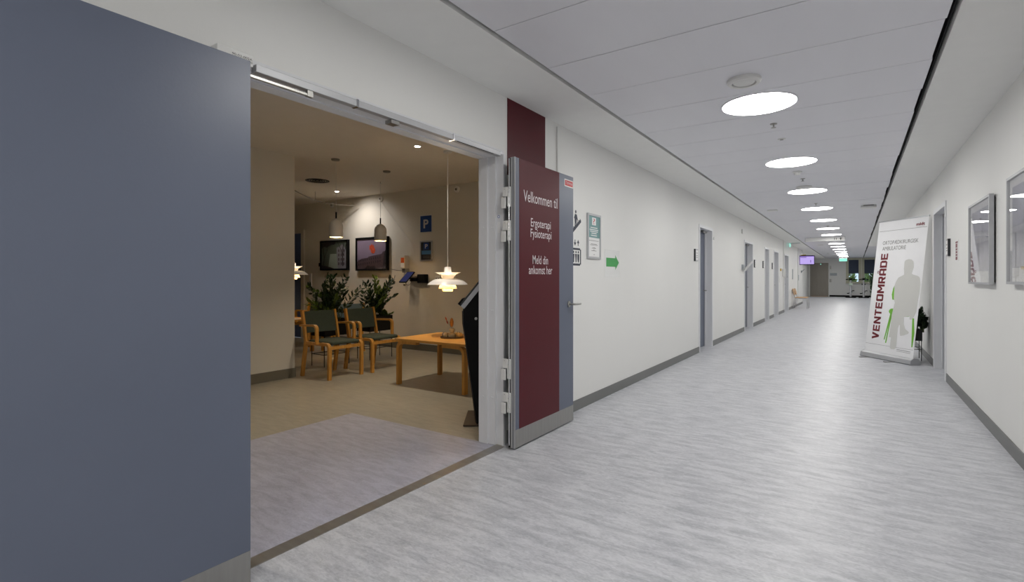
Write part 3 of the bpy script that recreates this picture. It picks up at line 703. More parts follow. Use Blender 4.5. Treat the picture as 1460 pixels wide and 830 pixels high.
def bike(loc, label, paper):
    t = thing('exercise_bike', label, 'exercise bike', loc, 0, 'exercise bikes under the end windows')
    part('base_bar', MB().box(-0.28, 0.28, -0.42, -0.34, 0.0, 0.07, 0.01, 1), 'black_plastic', t); part('base_bar', MB().box(-0.25, 0.25, 0.42, 0.5, 0.0, 0.07, 0.01, 1), 'black_plastic', t)
    part('frame', MB().tube([(0, -0.4, 0.06), (0, 0.46, 0.06)], 0.04, 10).tube([(0, -0.28, 0.1), (0, -0.2, 0.75), (0, -0.17, 1.12)], [0.06, 0.055, 0.045], 12), 'alu', t, True)
    part('housing', MB().lathe([(0.0, -0.05), (0.17, -0.045), (0.2, 0), (0.17, 0.045), (0, 0.05)], (0, 0.0, 0.33), 24, 'x'), 'frosted', t, True)
    part('saddle_post', MB().tube([(0, 0.2, 0.1), (0, 0.28, 0.82)], 0.035, 10), 'alu', t, True); part('saddle', MB().box(-0.11, 0.11, 0.15, 0.42, 0.82, 0.9, 0.03, 2), 'black_plastic', t, True)
    part('handlebar', MB().tube([(0.25 * math.cos(a * PI / 10), -0.14 + 0.12 * math.sin(a * PI / 10), 1.17 + 0.03 * math.sin(a * PI / 10 + PI)) for a in range(20)], 0.02, 8, closed=True), 'black_plastic', t, True)
    part('console', MB().obox((0, -0.18, 1.2), (1, 0, 0), (0, 0.8, 0.6), (0, -0.6, 0.8), 0.07, 0.06, 0.025), 'black_plastic', t)
    for s in (-1, 1):
        pd = part('crank', MB().box(s * 0.06, s * 0.09, -0.02, 0.02, 0.25 if s < 0 else 0.33, 0.33 if s < 0 else 0.45), 'black_metal', t)
        part('pedal', MB().box(s * 0.09, s * 0.2, -0.06, 0.04, 0.24 if s < 0 else 0.42, 0.3 if s < 0 else 0.47, 0.01, 1), 'black_plastic', pd)
    if paper: part('note', MB().obox((0.0, -0.3, 0.86), (0.9, 0, 0.3), (0, 1, 0), (-0.3, 0, 0.9), 0.1, 0.003, 0.08), 'pic_pale', t, label='pale green note')
bike((-0.27, 39.6, 0), 'silver exercise bike with a pale note taped on, under the end window by the lift', True)
bike((0.42, 39.6, 0), 'silver exercise bike without a note, next to the tall corridor plant', False)

def stem_plant(name, label, loc, nst, h0, h1, spread, ll, lw, m, cat='plant', droop=0.25, sx=1.0, sy=1.0, light=None):
    t = thing(name, label, cat, loc)
    st = MB(); lf = MB(); lf2 = MB()
    for k in range(nst):
        a = random.uniform(0, 2 * PI); h = random.uniform(h0, h1); sp = spread * random.uniform(0.2, 1.0)
        dx, dy = sp * math.cos(a), sp * math.sin(a)
        bx, by = random.uniform(-0.6, 0.6) * 0.2 * sx, random.uniform(-0.6, 0.6) * 0.2 * sy
        pts = [Vector((bx + dx * u ** 1.6, by + dy * u ** 1.6, h * (u - droop * 0.3 * u * u * (sp / max(spread, .01))))) for u in [i / 9 for i in range(10)]]
        st.tube(pts, [0.007 - 0.0005 * i for i in range(10)], 5)
        tgt = lf2 if (light and random.random() < 0.3) else lf
        for i in range(16):
            u = 0.22 + 0.78 * i / 15; f = u * 9; j = min(8, int(f)); p = pts[j].lerp(pts[j + 1], f - j)
            tn = (pts[j + 1] - pts[j]).normalized()
            s1 = tn.cross(Vector((math.cos(a + k), math.sin(a + k), 0.15))).normalized()
            for sgn in (-1, 1):
                dv = tn * 0.75 + s1 * sgn * (1.05 - 0.4 * u) + Vector((random.uniform(-.3, .3), random.uniform(-.3, .3), random.uniform(-.1, .2)))
                l_ = ll * (1.1 - 0.45 * abs(u - 0.5))
                foliage(1, lambda: (p, dv), l_, lw, tgt)
    part('stems', st, 'stem', t)
    f_ = part('foliage', lf, m, t); f_['kind'] = 'stuff'
    if light:
        f_ = part('young_foliage', lf2, light, t); f_['kind'] = 'stuff'
    return t
def leg_planter(label, loc, L, W, z0, z1, group=None):
    """black steel box on thin wire legs; long side along Y"""
    t = thing('planter', label, 'planter', loc, 0, group)
    part('box', MB().box(-W / 2, W / 2, -L / 2, -L / 2 + 0.008, z0, z1).box(-W / 2, W / 2, L / 2 - 0.008, L / 2, z0, z1).box(-W / 2, -W / 2 + 0.008, -L / 2, L / 2, z0, z1).box(W / 2 - 0.008, W / 2, -L / 2, L / 2, z0, z1).box(-W / 2, W / 2, -L / 2, L / 2, z0, z0 + 0.01), 'black_metal', t)
    part('soil', MB().box(-W / 2 + 0.008, W / 2 - 0.008, -L / 2 + 0.008, L / 2 - 0.008, z1 - 0.06, z1 - 0.03), 'soil', t)
    for sx in (-1, 1):
        for sy in (-1, 1): part('leg', MB().tube([(sx * (W / 2 - 0.01), sy * (L / 2 - 0.01), 0), (sx * (W / 2 - 0.01), sy * (L / 2 - 0.01), z0)], 0.006, 6), 'black_metal', t)
    for sx in (-1, 1): part('crossbar', MB().tube([(sx * (W / 2 - 0.01), -L / 2, 0.17), (sx * (W / 2 - 0.01), L / 2, 0.17)], 0.005, 6), 'black_metal', t)
    for sy in (-1, 1): part('crossbar', MB().tube([(-W / 2, sy * (L / 2 - 0.01), 0.17), (W / 2, sy * (L / 2 - 0.01), 0.17)], 0.005, 6), 'black_metal', t)
    return t
# tall plant past the banner
pt = thing('plant_pot', 'dark round pot standing by the picture wall past the banner', 'pot', (0.58, 20.2, 0))
part('pot', MB().lathe([(0.0, 0), (0.15, 0), (0.19, 0.36), (0.17, 0.36), (0.165, 0.3), (0, 0.3)], n=24), 'black_plastic', pt, True); part('soil', MB().lathe([(0.164, 0.302), (0.0, 0.31)], n=24), 'soil', pt)
stem_plant('tall_plant', 'tall dark leafy plant by the picture wall near the exercise bikes', (0.58, 20.2, 0.33), 24, 0.6, 1.15, 0.17, 0.15, 0.05, 'leaf_dark', droop=0.8)
leg_planter('black wire-legged planter tucked behind the roll-up banner', (0.70, 9.98, 0), 0.36, 0.26, 0.30, 0.46)
stem_plant('banner_plant', 'dark leafy plant peeping out behind the roll-up banner', (0.74, 9.90, 0.43), 26, 0.12, 0.38, 0.06, 0.065, 0.04, 'leaf_dark', droop=0.9)

# ------------------------------------------------------------------ roll-up banner
BW = 0.90; BH = 2.05; LEAN = 0.122
t = thing('rollup_banner', 'tall white roll-up banner with grey seated figure and maroon lettering', 'banner', (0.41, 9.635, 0), math.atan2(-0.786, 0.618))
part('base', MB().prism([(-0.075, 0.012), (-0.06, 0.0), (0.07, 0.0), (0.085, 0.015), (0.08, 0.05), (0.05, 0.085), (-0.02, 0.095), (-0.06, 0.07)], (-BW / 2 - 0.02, 0, 0), (0, 1, 0), (0, 0, 1), BW + 0.04), 'alu', t)
for s in (-1, 1): part('end_cap', MB().prism([(-0.078, 0.01), (-0.06, -0.0), (0.072, 0.0), (0.088, 0.015), (0.083, 0.052), (0.05, 0.088), (-0.02, 0.098), (-0.063, 0.072)], (s * (BW / 2 + 0.02) - (0.006 if s < 0 else 0), 0, 0), (0, 1, 0), (0, 0, 1), 0.006), 'alu', t)
for xx in (-0.3, 0.18): part('foot', MB().box(xx - 0.015, xx + 0.015, -0.2, 0.06, 0.0, 0.008).box(xx - 0.017, xx + 0.017, -0.22, -0.19, 0.0, 0.012), 'steel', t)
part('pole', MB().tube([(0, 0.06, 0.06), (0, 0.06 + 2.1 * LEAN + 0.02, 2.12)], 0.008, 8), 'alu', t, True)
B0 = (-BW / 2, -0.012, 0.085)
BR = (BW, 0, 0); BU = Vector((0, LEAN * BH, BH))
part('top_rail', MB().obox((0, -0.008 + LEAN * (BH + 0.0), 0.085 + BH + 0.006), (1, 0, 0), (0, 1, LEAN * -1), (0, LEAN, 1), BW / 2 + 0.004, 0.008, 0.010), 'alu', t)
mb = MB().prism([(0, 0), (1, 0), (1, 1), (0, 1)], B0, BR, BU, -0.002)
sheet = part('sheet', mb, 'white_print', t)
BN = Vector(BR).cross(BU).normalized()
Bo = Vector(B0) + BN * 0.0006
def bpoly(name, poly, m, lift=0.0):
    part(name, MB().prism(poly, Bo + BN * lift, BR, BU, 0.0006), m, sheet)
bpoly('chair_back_print', [(0.484, 0.51), (0.461, 0.487), (0.448, 0.443), (0.47, 0.407), (0.52, 0.403), (0.51, 0.51)], 'green_print')
bpoly('chair_seat_print', [(0.436, 0.33), (0.464, 0.338), (0.51, 0.34), (0.51, 0.301), (0.455, 0.3), (0.426, 0.314)], 'green_print')
bpoly('chair_leg_print', [(0.463, 0.304), (0.496, 0.301), (0.407, 0.106), (0.385, 0.105)], 'green_print')
bpoly('chair_leg_print', [(0.48, 0.301), (0.504, 0.301), (0.445, 0.083), (0.422, 0.082)], 'green_print')
bpoly('chair_seat_print', [(0.74, 0.296), (0.84, 0.310), (0.84, 0.291), (0.74, 0.286)], 'green_print')
bpoly('chair_leg_print', [(0.905, 0.281), (0.937, 0.282), (0.975, 0.179), (0.967, 0.081), (0.947, 0.08)], 'green_print')
bpoly('figure_print', [(0.632, 0.685), (0.655, 0.697), (0.712, 0.703), (0.77, 0.698), (0.804, 0.684), (0.815, 0.665), (0.822, 0.642), (0.809, 0.618), (0.798, 0.597), (0.83, 0.59), (0.908, 0.582), (0.945, 0.574), (0.964, 0.562), (0.985, 0.52), (0.985, 0.471), (0.972, 0.414), (0.965, 0.329), (0.924, 0.285), (0.89, 0.270), (0.857, 0.272), (0.85, 0.294), (0.741, 0.286), (0.755, 0.235), (0.794, 0.2), (0.84, 0.19), (0.871, 0.181), (0.858, 0.17), (0.78, 0.156), (0.714, 0.148), (0.699, 0.166), (0.683, 0.225), (0.665, 0.225), (0.65, 0.202), (0.65, 0.135), (0.657, 0.073), (0.645, 0.055), (0.615, 0.046), (0.56, 0.044), (0.532, 0.053), (0.534, 0.128), (0.489, 0.129), (0.498, 0.218), (0.496, 0.293), (0.53, 0.385), (0.5, 0.415), (0.484, 0.51), (0.505, 0.54), (0.545, 0.569), (0.60, 0.58), (0.652, 0.59), (0.648, 0.61), (0.636, 0.633)], 'silhouette', 0.0006)
Uu = BU.normalized(); Ul = BU.length
def btext(body, u0, u1, v0, v1, m, bold=0.0):
    text('lettering', body, (u0 * BW, u1 * BW, v0 * Ul, v1 * Ul), Bo + BN * 0.0002, (1, 0, 0), Uu, m, sheet, bold)
btext('midt', 0.779, 0.94, 0.941, 0.963, 'maroon_print', 0.04)
bpoly('logo_line', [(0.78, 0.934), (0.94, 0.934), (0.94, 0.9355), (0.78, 0.9355)], 'grey_print')
bpoly('rule_line', [(0.03, 0.9255), (0.985, 0.9255), (0.985, 0.9275), (0.03, 0.9275)], 'grey_print')
bpoly('rule_line', [(0.0, 0.061), (0.985, 0.061), (0.985, 0.0625), (0.0, 0.0625)], 'grey_print')
btext('ORTOPÆDKIRURGISK', 0.13, 0.853, 0.821, 0.849, 'grey_print')
btext('AMBULATORIE', 0.135, 0.625, 0.777, 0.806, 'grey_print')
def rc(a, b, c_, e): return [(a, b), (c_, b), (c_, e), (a, e)]
EE = [rc(0, 0, .3, 1), rc(.3, 0, .95, .2), rc(.3, .4, .88, .6), rc(.3, .8, .95, 1)]
OO = [rc(0, .12, .3, .88), rc(.7, .12, 1, .88), rc(.12, 0, .88, .2), rc(.12, .8, .88, 1), [(0, .12), (.12, 0), (.3, .2), (.3, .3)], [(1, .12), (.7, .3), (.7, .2), (.88, 0)], [(0, .88), (.3, .7), (.3, .8), (.12, 1)], [(1, .88), (.88, 1), (.7, .8), (.7, .7)]]
GLYPH = {'E': EE, 'O': OO,
 'V': [[(0, 1), (.36, 0), (.64, 0), (.32, 1)], [(.68, 1), (.36, 0), (.64, 0), (1, 1)]],
 'N': [rc(0, 0, .28, 1), rc(.72, 0, 1, 1), [(.0, 1), (.72, 0), (1, 0), (.28, 1)]],
 'T': [rc(0, .8, 1, 1), rc(.35, 0, .65, .8)],
 'M': [rc(0, 0, .24, 1), rc(.76, 0, 1, 1), [(0, 1), (.4, .3), (.6, .3), (.26, 1)], [(1, 1), (.74, 1), (.4, .3), (.6, .3)]],
 'R': [rc(0, 0, .3, 1), rc(.3, .8, .88, 1), rc(.3, .36, .88, .56), rc(.68, .45, .98, .9), [(.4, .4), (.68, 0), (1, 0), (.74, .4)]],
 'Å': [rc(0, 0, .3, .85), rc(.7, 0, 1, .85), rc(.12, .8, .88, 1), rc(.3, .28, .7, .46), [(0, .85), (.3, .8), (.3, .85), (.12, 1)], [(1, .85), (.88, 1), (.7, .85), (.7, .8)], rc(.32, 1.06, .42, 1.26), rc(.58, 1.06, .68, 1.26), rc(.38, 1.04, .62, 1.1), rc(.38, 1.22, .62, 1.28)],
 'D': [rc(0, 0, .3, 1), rc(.3, 0, .86, .2), rc(.3, .8, .86, 1), rc(.7, .14, 1, .86)]}
word = 'VENTEOMRÅDE'; wid = {'M': 1.25, 'E': 0.92, 'T': 0.9}
tot = sum(wid.get(c_, 1.0) for c_ in word) + 0.13 * (len(word) - 1); cur = 0.0; sc_ = 0.655 / tot
for ch_ in word:
    ww = wid.get(ch_, 1.0); mb = MB()
    for pl in GLYPH[ch_]:
        mb.prism([(0.10 * Ul + (cur + u * ww) * sc_ * Ul, -0.275 * BW + v * 0.150 * BW) for u, v in pl], Bo + BN * 0.0002, Uu, (-1, 0, 0), 0.0006)
    part('lettering', mb, 'maroon_print', sheet); cur += ww + 0.13
bpoly('small_print', [(0.67, 0.047), (0.94, 0.044), (0.94, 0.047), (0.67, 0.050)], 'grey_print')
bpoly('small_print', [(0.67, 0.037), (0.94, 0.034), (0.94, 0.036), (0.67, 0.039)], 'grey_print')

# ------------------------------------------------------------------ pictures on the right wall
def framed(y0, y1, z0, z1, label, seed):
    t = thing('framed_picture', label, 'picture', (WR, y1, z0), 0, 'silver framed pictures on the corridor wall')
    W = y1 - y0; H = z1 - z0                      # local: y runs 0..-W (near end), x negative into the corridor
    part('backing', MB().box(-0.02, -0.004, -W + 0.02, -0.02, 0.02, H - 0.02), 'black_plastic', t)
    part('frame', MB().box(-0.042, -0.012, -W, -W + 0.018, 0, H).box(-0.042, -0.012, -0.018, 0, 0, H).box(-0.042, -0.012, -W + 0.018, -0.018, 0, 0.018).box(-0.042, -0.012, -W + 0.018, -0.018, H - 0.018, H), 'alu', t)
    part('mat_board', MB().box(-0.026, -0.02, -W + 0.018, -0.018, 0.018, H - 0.018), 'paper', t)
    pr = part('print', MB().box(-0.027, -0.026, -W + 0.09, -0.09, 0.11, H - 0.075), 'watercolour', t)
    for (a, zc, h_) in ((0.70, 0.14, 0.08), (0.76, 0.13, 0.10), (0.60, 0.16, 0.04)):
        part('mark', MB().box(-0.0275, -0.027, -W * a - 0.012, -W * a, zc, zc + h_), 'maroon_print' if seed else 'grey_print', pr)
    part('glass', MB().box(-0.034, -0.032, -W + 0.016, -0.016, 0.016, H - 0.016), 'picture_glass', t)
framed(5.42, 6.32, 1.19, 1.905, 'silver framed watercolour next to the red notice', 0)
framed(3.98, 4.87, 1.20, 1.93, 'silver framed watercolour farthest from the right-hand doorway', 1)
t = thing('red_notice', 'narrow white notice with dark red lettering block on the picture wall', 'notice', (WR, 7.42, 1.425))
part('sheet', MB().box(-0.003, 0, -0.25, 0, 0, 0.23), 'paper', t)
part('red_field', MB().box(-0.0036, -0.003, -0.19, -0.07, 0.015, 0.19), 'maroon_print', t); part('red_field', MB().box(-0.0036, -0.003, -0.21, -0.06, 0.195, 0.215), 'maroon_print', t)
for z in (0.05, 0.08, 0.11, 0.14): part('text_line', MB().box(-0.0042, -0.0036, -0.17, -0.09, z, z + 0.008), 'paper', t)

# ------------------------------------------------------------------ waiting room: ceiling and lights
def spot(loc, target, power, size, blend, col, name):
    l = bpy.data.lights.new(name, 'SPOT'); l.energy = power; l.spot_size = math.radians(size); l.spot_blend = blend; l.color = col; l.shadow_soft_size = 0.03
    o = bpy.data.objects.new(name, l); COL.objects.link(o); o.location = loc
    o.rotation_euler = (Vector(target) - Vector(loc)).to_track_quat('-Z', 'Y').to_euler()
    return o
def point(loc, power, col, r, parent=None):
    l = bpy.data.lights.new('bulb_light', 'POINT'); l.energy = power; l.color = col; l.shadow_soft_size = r
    o = bpy.data.objects.new('bulb_light', l); COL.objects.link(o); o.location = loc
    if parent: o.parent = parent
    return o
WARM = (1.0, 0.79, 0.54)
def downlight(xx, yy, lab):
    t = thing('downlight', lab, 'ceiling lamp', (xx, yy, ZR))
    part('rim', MB().lathe([(0.045, 0), (0.045, -0.004), (0.034, -0.006), (0.032, 0)], n=24, close=True), 'white_plastic', t, True)
    part('lens', MB().lathe([(0.032, -0.001), (0.028, -0.004), (0, -0.005)], n=24), 'spot_emit', t)
downlight(-4.24, 4.35, 'small bright downlight in the ceiling above the low table')
downlight(-7.63, 5.81, 'small bright downlight in the ceiling before the pictures')
downlight(-4.24, 1.0, 'added unseen downlight in the ceiling over the grey entry floor')  # added out of view to brighten the waiting room
for (xx, yy, tx, ty, tz, p, s) in ((-4.24, 1.0, -4.24, 1.001, 0, 44, 110), (-4.24, 4.35, -4.24, 4.351, 0, 44, 100), (-7.63, 5.81, -7.50, 6.45, 1.75, 14, 120)):  # first beam belongs to the added downlight over the entry floor
    spot((xx, yy, ZR - 0.03), (tx, ty, tz), p, s, 1.0, (1, 0.88, 0.72) if xx > -5 else (1, 0.95, 0.92), 'downlight_beam')
t = thing('ceiling_vent', 'dark round ventilation grille in the waiting room ceiling', 'ceiling vent', (-7.04, 5.0, ZR))
part('rim', MB().lathe([(0.18, 0), (0.18, -0.006), (0.165, -0.01), (0.16, 0)], n=32, close=True), 'grille', t, True)
for r in (0.15, 0.115, 0.08, 0.045): part('ring', MB().lathe([(r, 0), (r, -0.008), (r - 0.02, -0.003), (r - 0.02, 0)], n=32, close=True), 'grille', t, True)

def bell(hx, hy, cx_, cy_, lab):
    t = thing('bell_pendant', lab, 'pendant lamp', (hx, hy, 1.835), 0, 'bell pendants over the planters')
    outer = [(0.0965, 0.0), (0.0965, 0.155)] + [(0.0965 * math.cos(a), 0.155 + 0.115 * math.sin(a)) for a in [PI / 2 * k / 8 for k in range(1, 8)]] + [(0.012, 0.272)]
    inner = [(max(r - 0.004, 0.008), z - (0.004 if i > 1 else 0)) for i, (r, z) in enumerate(outer)]
    part('shade', MB().lathe(outer + inner[::-1], n=32, close=True), 'shade_beige', t, True)
    part('lining', MB().lathe([(0.0915, 0.001), (0.0915, 0.15), (0.09, 0.15), (0.09, 0.001)], n=32, close=True), 'shade_inner', t, True)
    part('stem', MB().tube([(0, 0, 0.268), (0, 0, 0.365)], 0.011, 12), 'black_plastic', t, True)
    part('bulb', MB().lathe([(0.0, 0.06), (0.025, 0.07), (0.032, 0.095), (0.02, 0.13), (0.012, 0.17), (0, 0.17)], n=16), 'bulb_emit', t, True)
    zc = ZR - 1.835
    part('cord', MB().tube([(0, 0, 0.36), (0, 0, zc - 0.03), (0.02, -0.012, zc - 0.045), ((cx_ - hx) / 2, (cy_ - hy) / 2, zc - 0.06), (cx_ - hx, cy_ - hy, zc - 0.01)], 0.003, 6), 'white_plastic', t)
    part('hook', MB().tube([(0, 0, zc), (0, 0, zc - 0.02), (0.008, 0, zc - 0.03), (0, 0, zc - 0.04)], 0.003, 6), 'cable', t)
    part('ceiling_rose', MB().lathe([(0.055, 0), (0.05, -0.018), (0.01, -0.022), (0, -0.022)], (cx_ - hx, cy_ - hy, zc), 20), 'cable', t, True)
    point((0, 0, 0.06), 4, WARM, 0.03, t)
bell(-6.25, 4.75, -5.58, 4.23, 'glossy pale bell pendant lamp hanging in front of the tree picture')
bell(-6.28, 5.61, -5.59, 5.11, 'glossy pale bell pendant lamp hanging in front of the orange-fish picture')

def tier_lamp(loc, lab, p1, p2, visible_cord=True):
    """white pendant of stacked metal shades, z=0 at the lower rim of the widest shade"""
    t = thing('tiered_pendant', lab, 'pendant lamp', loc, 0, 'tiered white pendant lamps')
    def shell(prof, th=0.002): return MB().lathe(prof + [(max(r - th, 0.001), z - th) for r, z in prof[::-1]], n=48, close=True)
    part('main_shade', shell([(0.245, 0.0), (0.215, 0.028), (0.18, 0.052), (0.14, 0.068), (0.10, 0.074)]), 'shade_white', t, True)
    part('top_shade', shell([(0.158, 0.148), (0.13, 0.139), (0.10, 0.122), (0.078, 0.098), (0.068, 0.074)]), 'shade_white', t, True)
    part('cap', MB().lathe([(0.048, 0.145), (0.042, 0.16), (0.04, 0.205), (0.036, 0.212), (0.006, 0.214)], n=24), 'shade_white', t, True)
    part('cap_disc', MB().lathe([(0.05, 0.142), (0.05, 0.147), (0.0, 0.147)], n=24), 'shade_white', t, True)
    part('lower_shade', shell([(0.11, -0.050), (0.105, -0.03), (0.095, -0.006), (0.085, 0.012)]), 'shade_glow', t, True)
    part('bottom_bowl', MB().lathe([(0.0, -0.082), (0.055, -0.082), (0.062, -0.074), (0.064, -0.05), (0.06, -0.03), (0.058, -0.03), (0.060, -0.05), (0.058, -0.074), (0.052, -0.078), (0.0, -0.078)], n=32), 'shade_glow', t, True)
    for k in range(3):
        a = k * 2 * PI / 3 + 0.4
        part('strut', MB().tube([(0.11 * math.cos(a), 0.11 * math.sin(a), 0.127), (0.115 * math.cos(a), 0.115 * math.sin(a), 0.07), (0.09 * math.cos(a), 0.09 * math.sin(a), 0.0)], 0.0025, 6), 'cable', t)
    part('bulb', MB().lathe([(0.0, 0.0), (0.028, 0.012), (0.034, 0.04), (0.02, 0.075), (0.012, 0.10), (0, 0.10)], n=16), 'bulb_emit', t, True)
    zc = ZR - loc[2]
    part('cord', MB().tube([(0, 0, 0.21), (0, 0, zc - 0.02)], 0.0035, 6), 'white_plastic', t)
    part('ceiling_rose', MB().lathe([(0.055, zc), (0.05, zc - 0.022), (0.008, zc - 0.03)], n=24), 'white_plastic', t, True)
    point((0, 0, 0.115), p1, WARM, 0.02, t); point((0, 0, -0.02), p2, WARM, 0.03, t)
tier_lamp((-4.10, 4.72, 1.165), 'white tiered pendant lamp glowing low over the low wooden table', 1.6, 3.2)
tier_lamp((-8.2, 5.34, 1.305), 'white tiered pendant lamp half hidden by the partition wall', 1.6, 4.0)

rail = [(-7.55, 4.75, 2.735), (-7.72, 5.15, 2.66), (-7.93, 5.55, 2.62), (-7.98, 5.85, 2.60), (-7.9, 6.1, 2.595), (-7.78, 6.3, 2.60)]
t = thing('curved_rail', 'thin curved rail hung below the waiting room ceiling', 'rail', (-7.9, 5.7, 2.6))
part('rail', MB().tube([(a + 7.9, b - 5.7, c_ - 2.6) for a, b, c_ in rail], 0.008, 6), 'cable', t, True); part('rod', MB().tube([(-0.05, -0.1, 0.02), (-0.05, -0.1, 0.18)], 0.004, 6), 'cable', t); part('rod', MB().tube([(0.3, -0.85, 0.12), (0.3, -0.85, 0.18)], 0.004, 6), 'cable', t)
for (xx, lab) in ((-8.6, 'round wall sensor above the tree picture'), (-7.2, 'round wall sensor above the orange-fish picture'), (-5.4, 'round wall sensor high above the tiered pendant lamp')):
    t = thing('wall_sensor', lab, 'sensor', (xx, 6.45, 2.69))
    part('base', MB().lathe([(0.055, 0), (0.055, -0.02), (0.045, -0.03), (0, -0.03)], n=20, axis='y'), 'shade_beige', t, True); part('centre', MB().lathe([(0.02, -0.03), (0.018, -0.038), (0, -0.038)], n=16, axis='y'), 'cable', t, True)
solo('wall_cable', MB().tube([(0, 0, 0), (0.02, -0.01, -0.06), (0.4, -0.01, -0.45), (0.78, -0.005, -0.83), (0.8, -0.003, -0.98)], 0.0025, 6), 'shade_beige', 'thin cable slanting down the wall above the dispenser', 'cable', (-7.18, 6.44, 2.67), smooth=True)

# ------------------------------------------------------------------ waiting room: wall things
t = thing('door_10', 'dark blue door in pale frame at the far side of the waiting room', 'door', (-9.5, 6.45, 0), kind='structure')
part('leaf', MB().box(-1.0, -0.09, -0.02, 0.0, 0.01, 2.18), 'door_room_blue', t)
part('jamb', MB().box(-0.09, 0, -0.035, 0, 0, 2.25), 'wall_room', t); part('jamb', MB().box(-1.09, -1.0, -0.035, 0, 0, 2.25), 'wall_room', t); part('head', MB().box(-1.0, -0.09, -0.035, 0, 2.18, 2.25), 'wall_room', t)
part('handle', MB().tube([(-0.9, -0.02, 1.02), (-0.9, -0.06, 1.02), (-0.78, -0.06, 1.02)], 0.009, 8), 'steel', t, True)

def wall_pic(x0, x1, z0, z1, label):
    t = thing('wall_picture', label, 'picture', ((x0 + x1) / 2, 6.45, z0), 0, 'dark framed pictures in the waiting room')
    W = (x1 - x0) / 2; H = z1 - z0
    part('frame', MB().box(-W, -W + 0.03, -0.06, 0, 0, H).box(W - 0.03, W, -0.06, 0, 0, H).box(-W + 0.03, W - 0.03, -0.06, 0, 0, 0.03).box(-W + 0.03, W - 0.03, -0.06, 0, H - 0.03, H), 'black_plastic', t)
    return t, W - 0.03, H
def xz(mb, poly, yy): return mb.prism(poly, (0, yy, 0), (1, 0, 0), (0, 0, 1), 0.0008)
# tree picture
t, W, H = wall_pic(-8.92, -8.08, 1.40, 1.985, 'dark framed picture of bare trees before a pale building')
pr = part('print', MB().box(-W, W, -0.04, -0.02, 0.03, H - 0.03), 'pic_green', t)
part('building_print', xz(MB(), [(0.08, 0.03), (0.36, 0.03), (0.36, 0.4), (0.30, 0.46), (0.24, 0.5), (0.18, 0.46), (0.08, 0.44)], -0.0405), 'pic_grey', pr)
part('reflection_print', xz(MB(), [(-0.18, 0.03), (0.12, 0.03), (0.08, 0.32), (-0.12, 0.32)], -0.041), 'pic_pale', pr)  # pale reflection on the glass, painted into the print
mb = MB()
for i_ in range(3):
    for j_ in range(4): xz(mb, [(0.13 + i_ * 0.075, 0.1 + j_ * 0.085), (0.165 + i_ * 0.075, 0.1 + j_ * 0.085), (0.165 + i_ * 0.075, 0.15 + j_ * 0.085), (0.13 + i_ * 0.075, 0.15 + j_ * 0.085)], -0.0415)
part('windows_print', mb, 'pic_building', pr)
mb = MB()
for (pts, r) in (([(-0.34, 0.05), (-0.3, 0.25), (-0.33, 0.4), (-0.38, 0.52)], 0.012), ([(-0.3, 0.25), (-0.22, 0.38), (-0.2, 0.52)], 0.009), ([(-0.22, 0.38), (-0.15, 0.44), (-0.08, 0.52)], 0.006), ([(0.27, 0.08), (0.26, 0.3), (0.29, 0.52)], 0.016), ([(0.26, 0.3), (0.2, 0.42), (0.12, 0.53)], 0.008), ([(0.27, 0.28), (0.34, 0.4), (0.36, 0.5)], 0.008)):
    for a, b in zip(pts, pts[1:]):
        xz(mb, [(a[0] - r, a[1]), (a[0] + r, a[1]), (b[0] + r * 0.8, b[1]), (b[0] - r * 0.8, b[1])], -0.042)
xz(mb, [(-W, H - 0.03), (-W, 0.44), (-0.3, 0.47), (-0.2, 0.45), (-0.1, 0.5), (0.02, 0.5), (0.05, H - 0.03)], -0.042)
xz(mb, [(-W, 0.03), (0.0, 0.03), (-0.1, 0.06), (-0.3, 0.09), (-W, 0.1)], -0.0422)
part('trees_print', mb, 'pic_dark', pr)
part('glass', MB().box(-W, W, -0.052, -0.050, 0.03, H - 0.03), 'picture_glass', t)
# fish picture
t, W, H = wall_pic(-7.84, -6.99, 1.385, 2.0, 'dark framed picture of an orange fish floating over a town house')
pr = part('print', MB().box(-W, W, -0.04, -0.02, 0.03, H - 0.03), 'sky_lilac', t)
part('building_print', xz(MB(), [(-W, 0.03), (W, 0.03), (W, 0.36), (0.3, 0.34), (0.27, 0.3), (0.0, 0.27), (-0.08, 0.26), (-0.1, 0.24), (-0.28, 0.22), (-W, 0.17)], -0.0405), 'pic_building', pr)
mb = MB()
for j_ in range(2):
    for i_ in range(11):
        u = -0.36 + i_ * 0.058; z = 0.09 + j_ * 0.07 + (u + 0.38) * 0.10
        xz(mb, [(u, z), (u + 0.022, z + 0.002), (u + 0.022, z + 0.042), (u, z + 0.04)], -0.041)
xz(mb, [(W - 0.1, 0.03), (W, 0.03), (W, 0.42), (W - 0.06, 0.3)], -0.0408)
xz(mb, [(-0.2, 0.03), (0.12, 0.03), (0.08, 0.09), (-0.02, 0.07), (-0.1, 0.1)], -0.0412)
part('windows_print', mb, 'pic_dark', pr)
part('fish_print', xz(MB(), [((u - 0.055) * 1.45 + 0.02, v) for u, v in [(0.06, 0.31), (0.10, 0.32), (0.115, 0.38), (0.09, 0.43), (0.085, 0.47), (0.06, 0.46), (0.045, 0.50), (0.03, 0.46), (0.0, 0.46), (0.01, 0.42), (0.0, 0.39), (0.03, 0.385), (0.03, 0.34)]], -0.0415), 'pic_fish', pr)
part('glass', MB().box(-W, W, -0.052, -0.050, 0.03, H - 0.03), 'picture_glass', t)
t = thing('thermostat', 'small black and white wall box beside the tree picture', 'thermostat', (-8.97, 6.45, 1.42))
part('sensor', MB().box(-0.03, 0.04, -0.03, 0, 0.06, 0.13), 'black_plastic', t); part('switch', MB().box(-0.035, 0.035, -0.02, 0, -0.02, 0.055), 'white_plastic', t)
t = thing('light_switch', 'column of switches on the wall beside the dark blue door', 'switch', (-9.3, 6.45, 1.08))
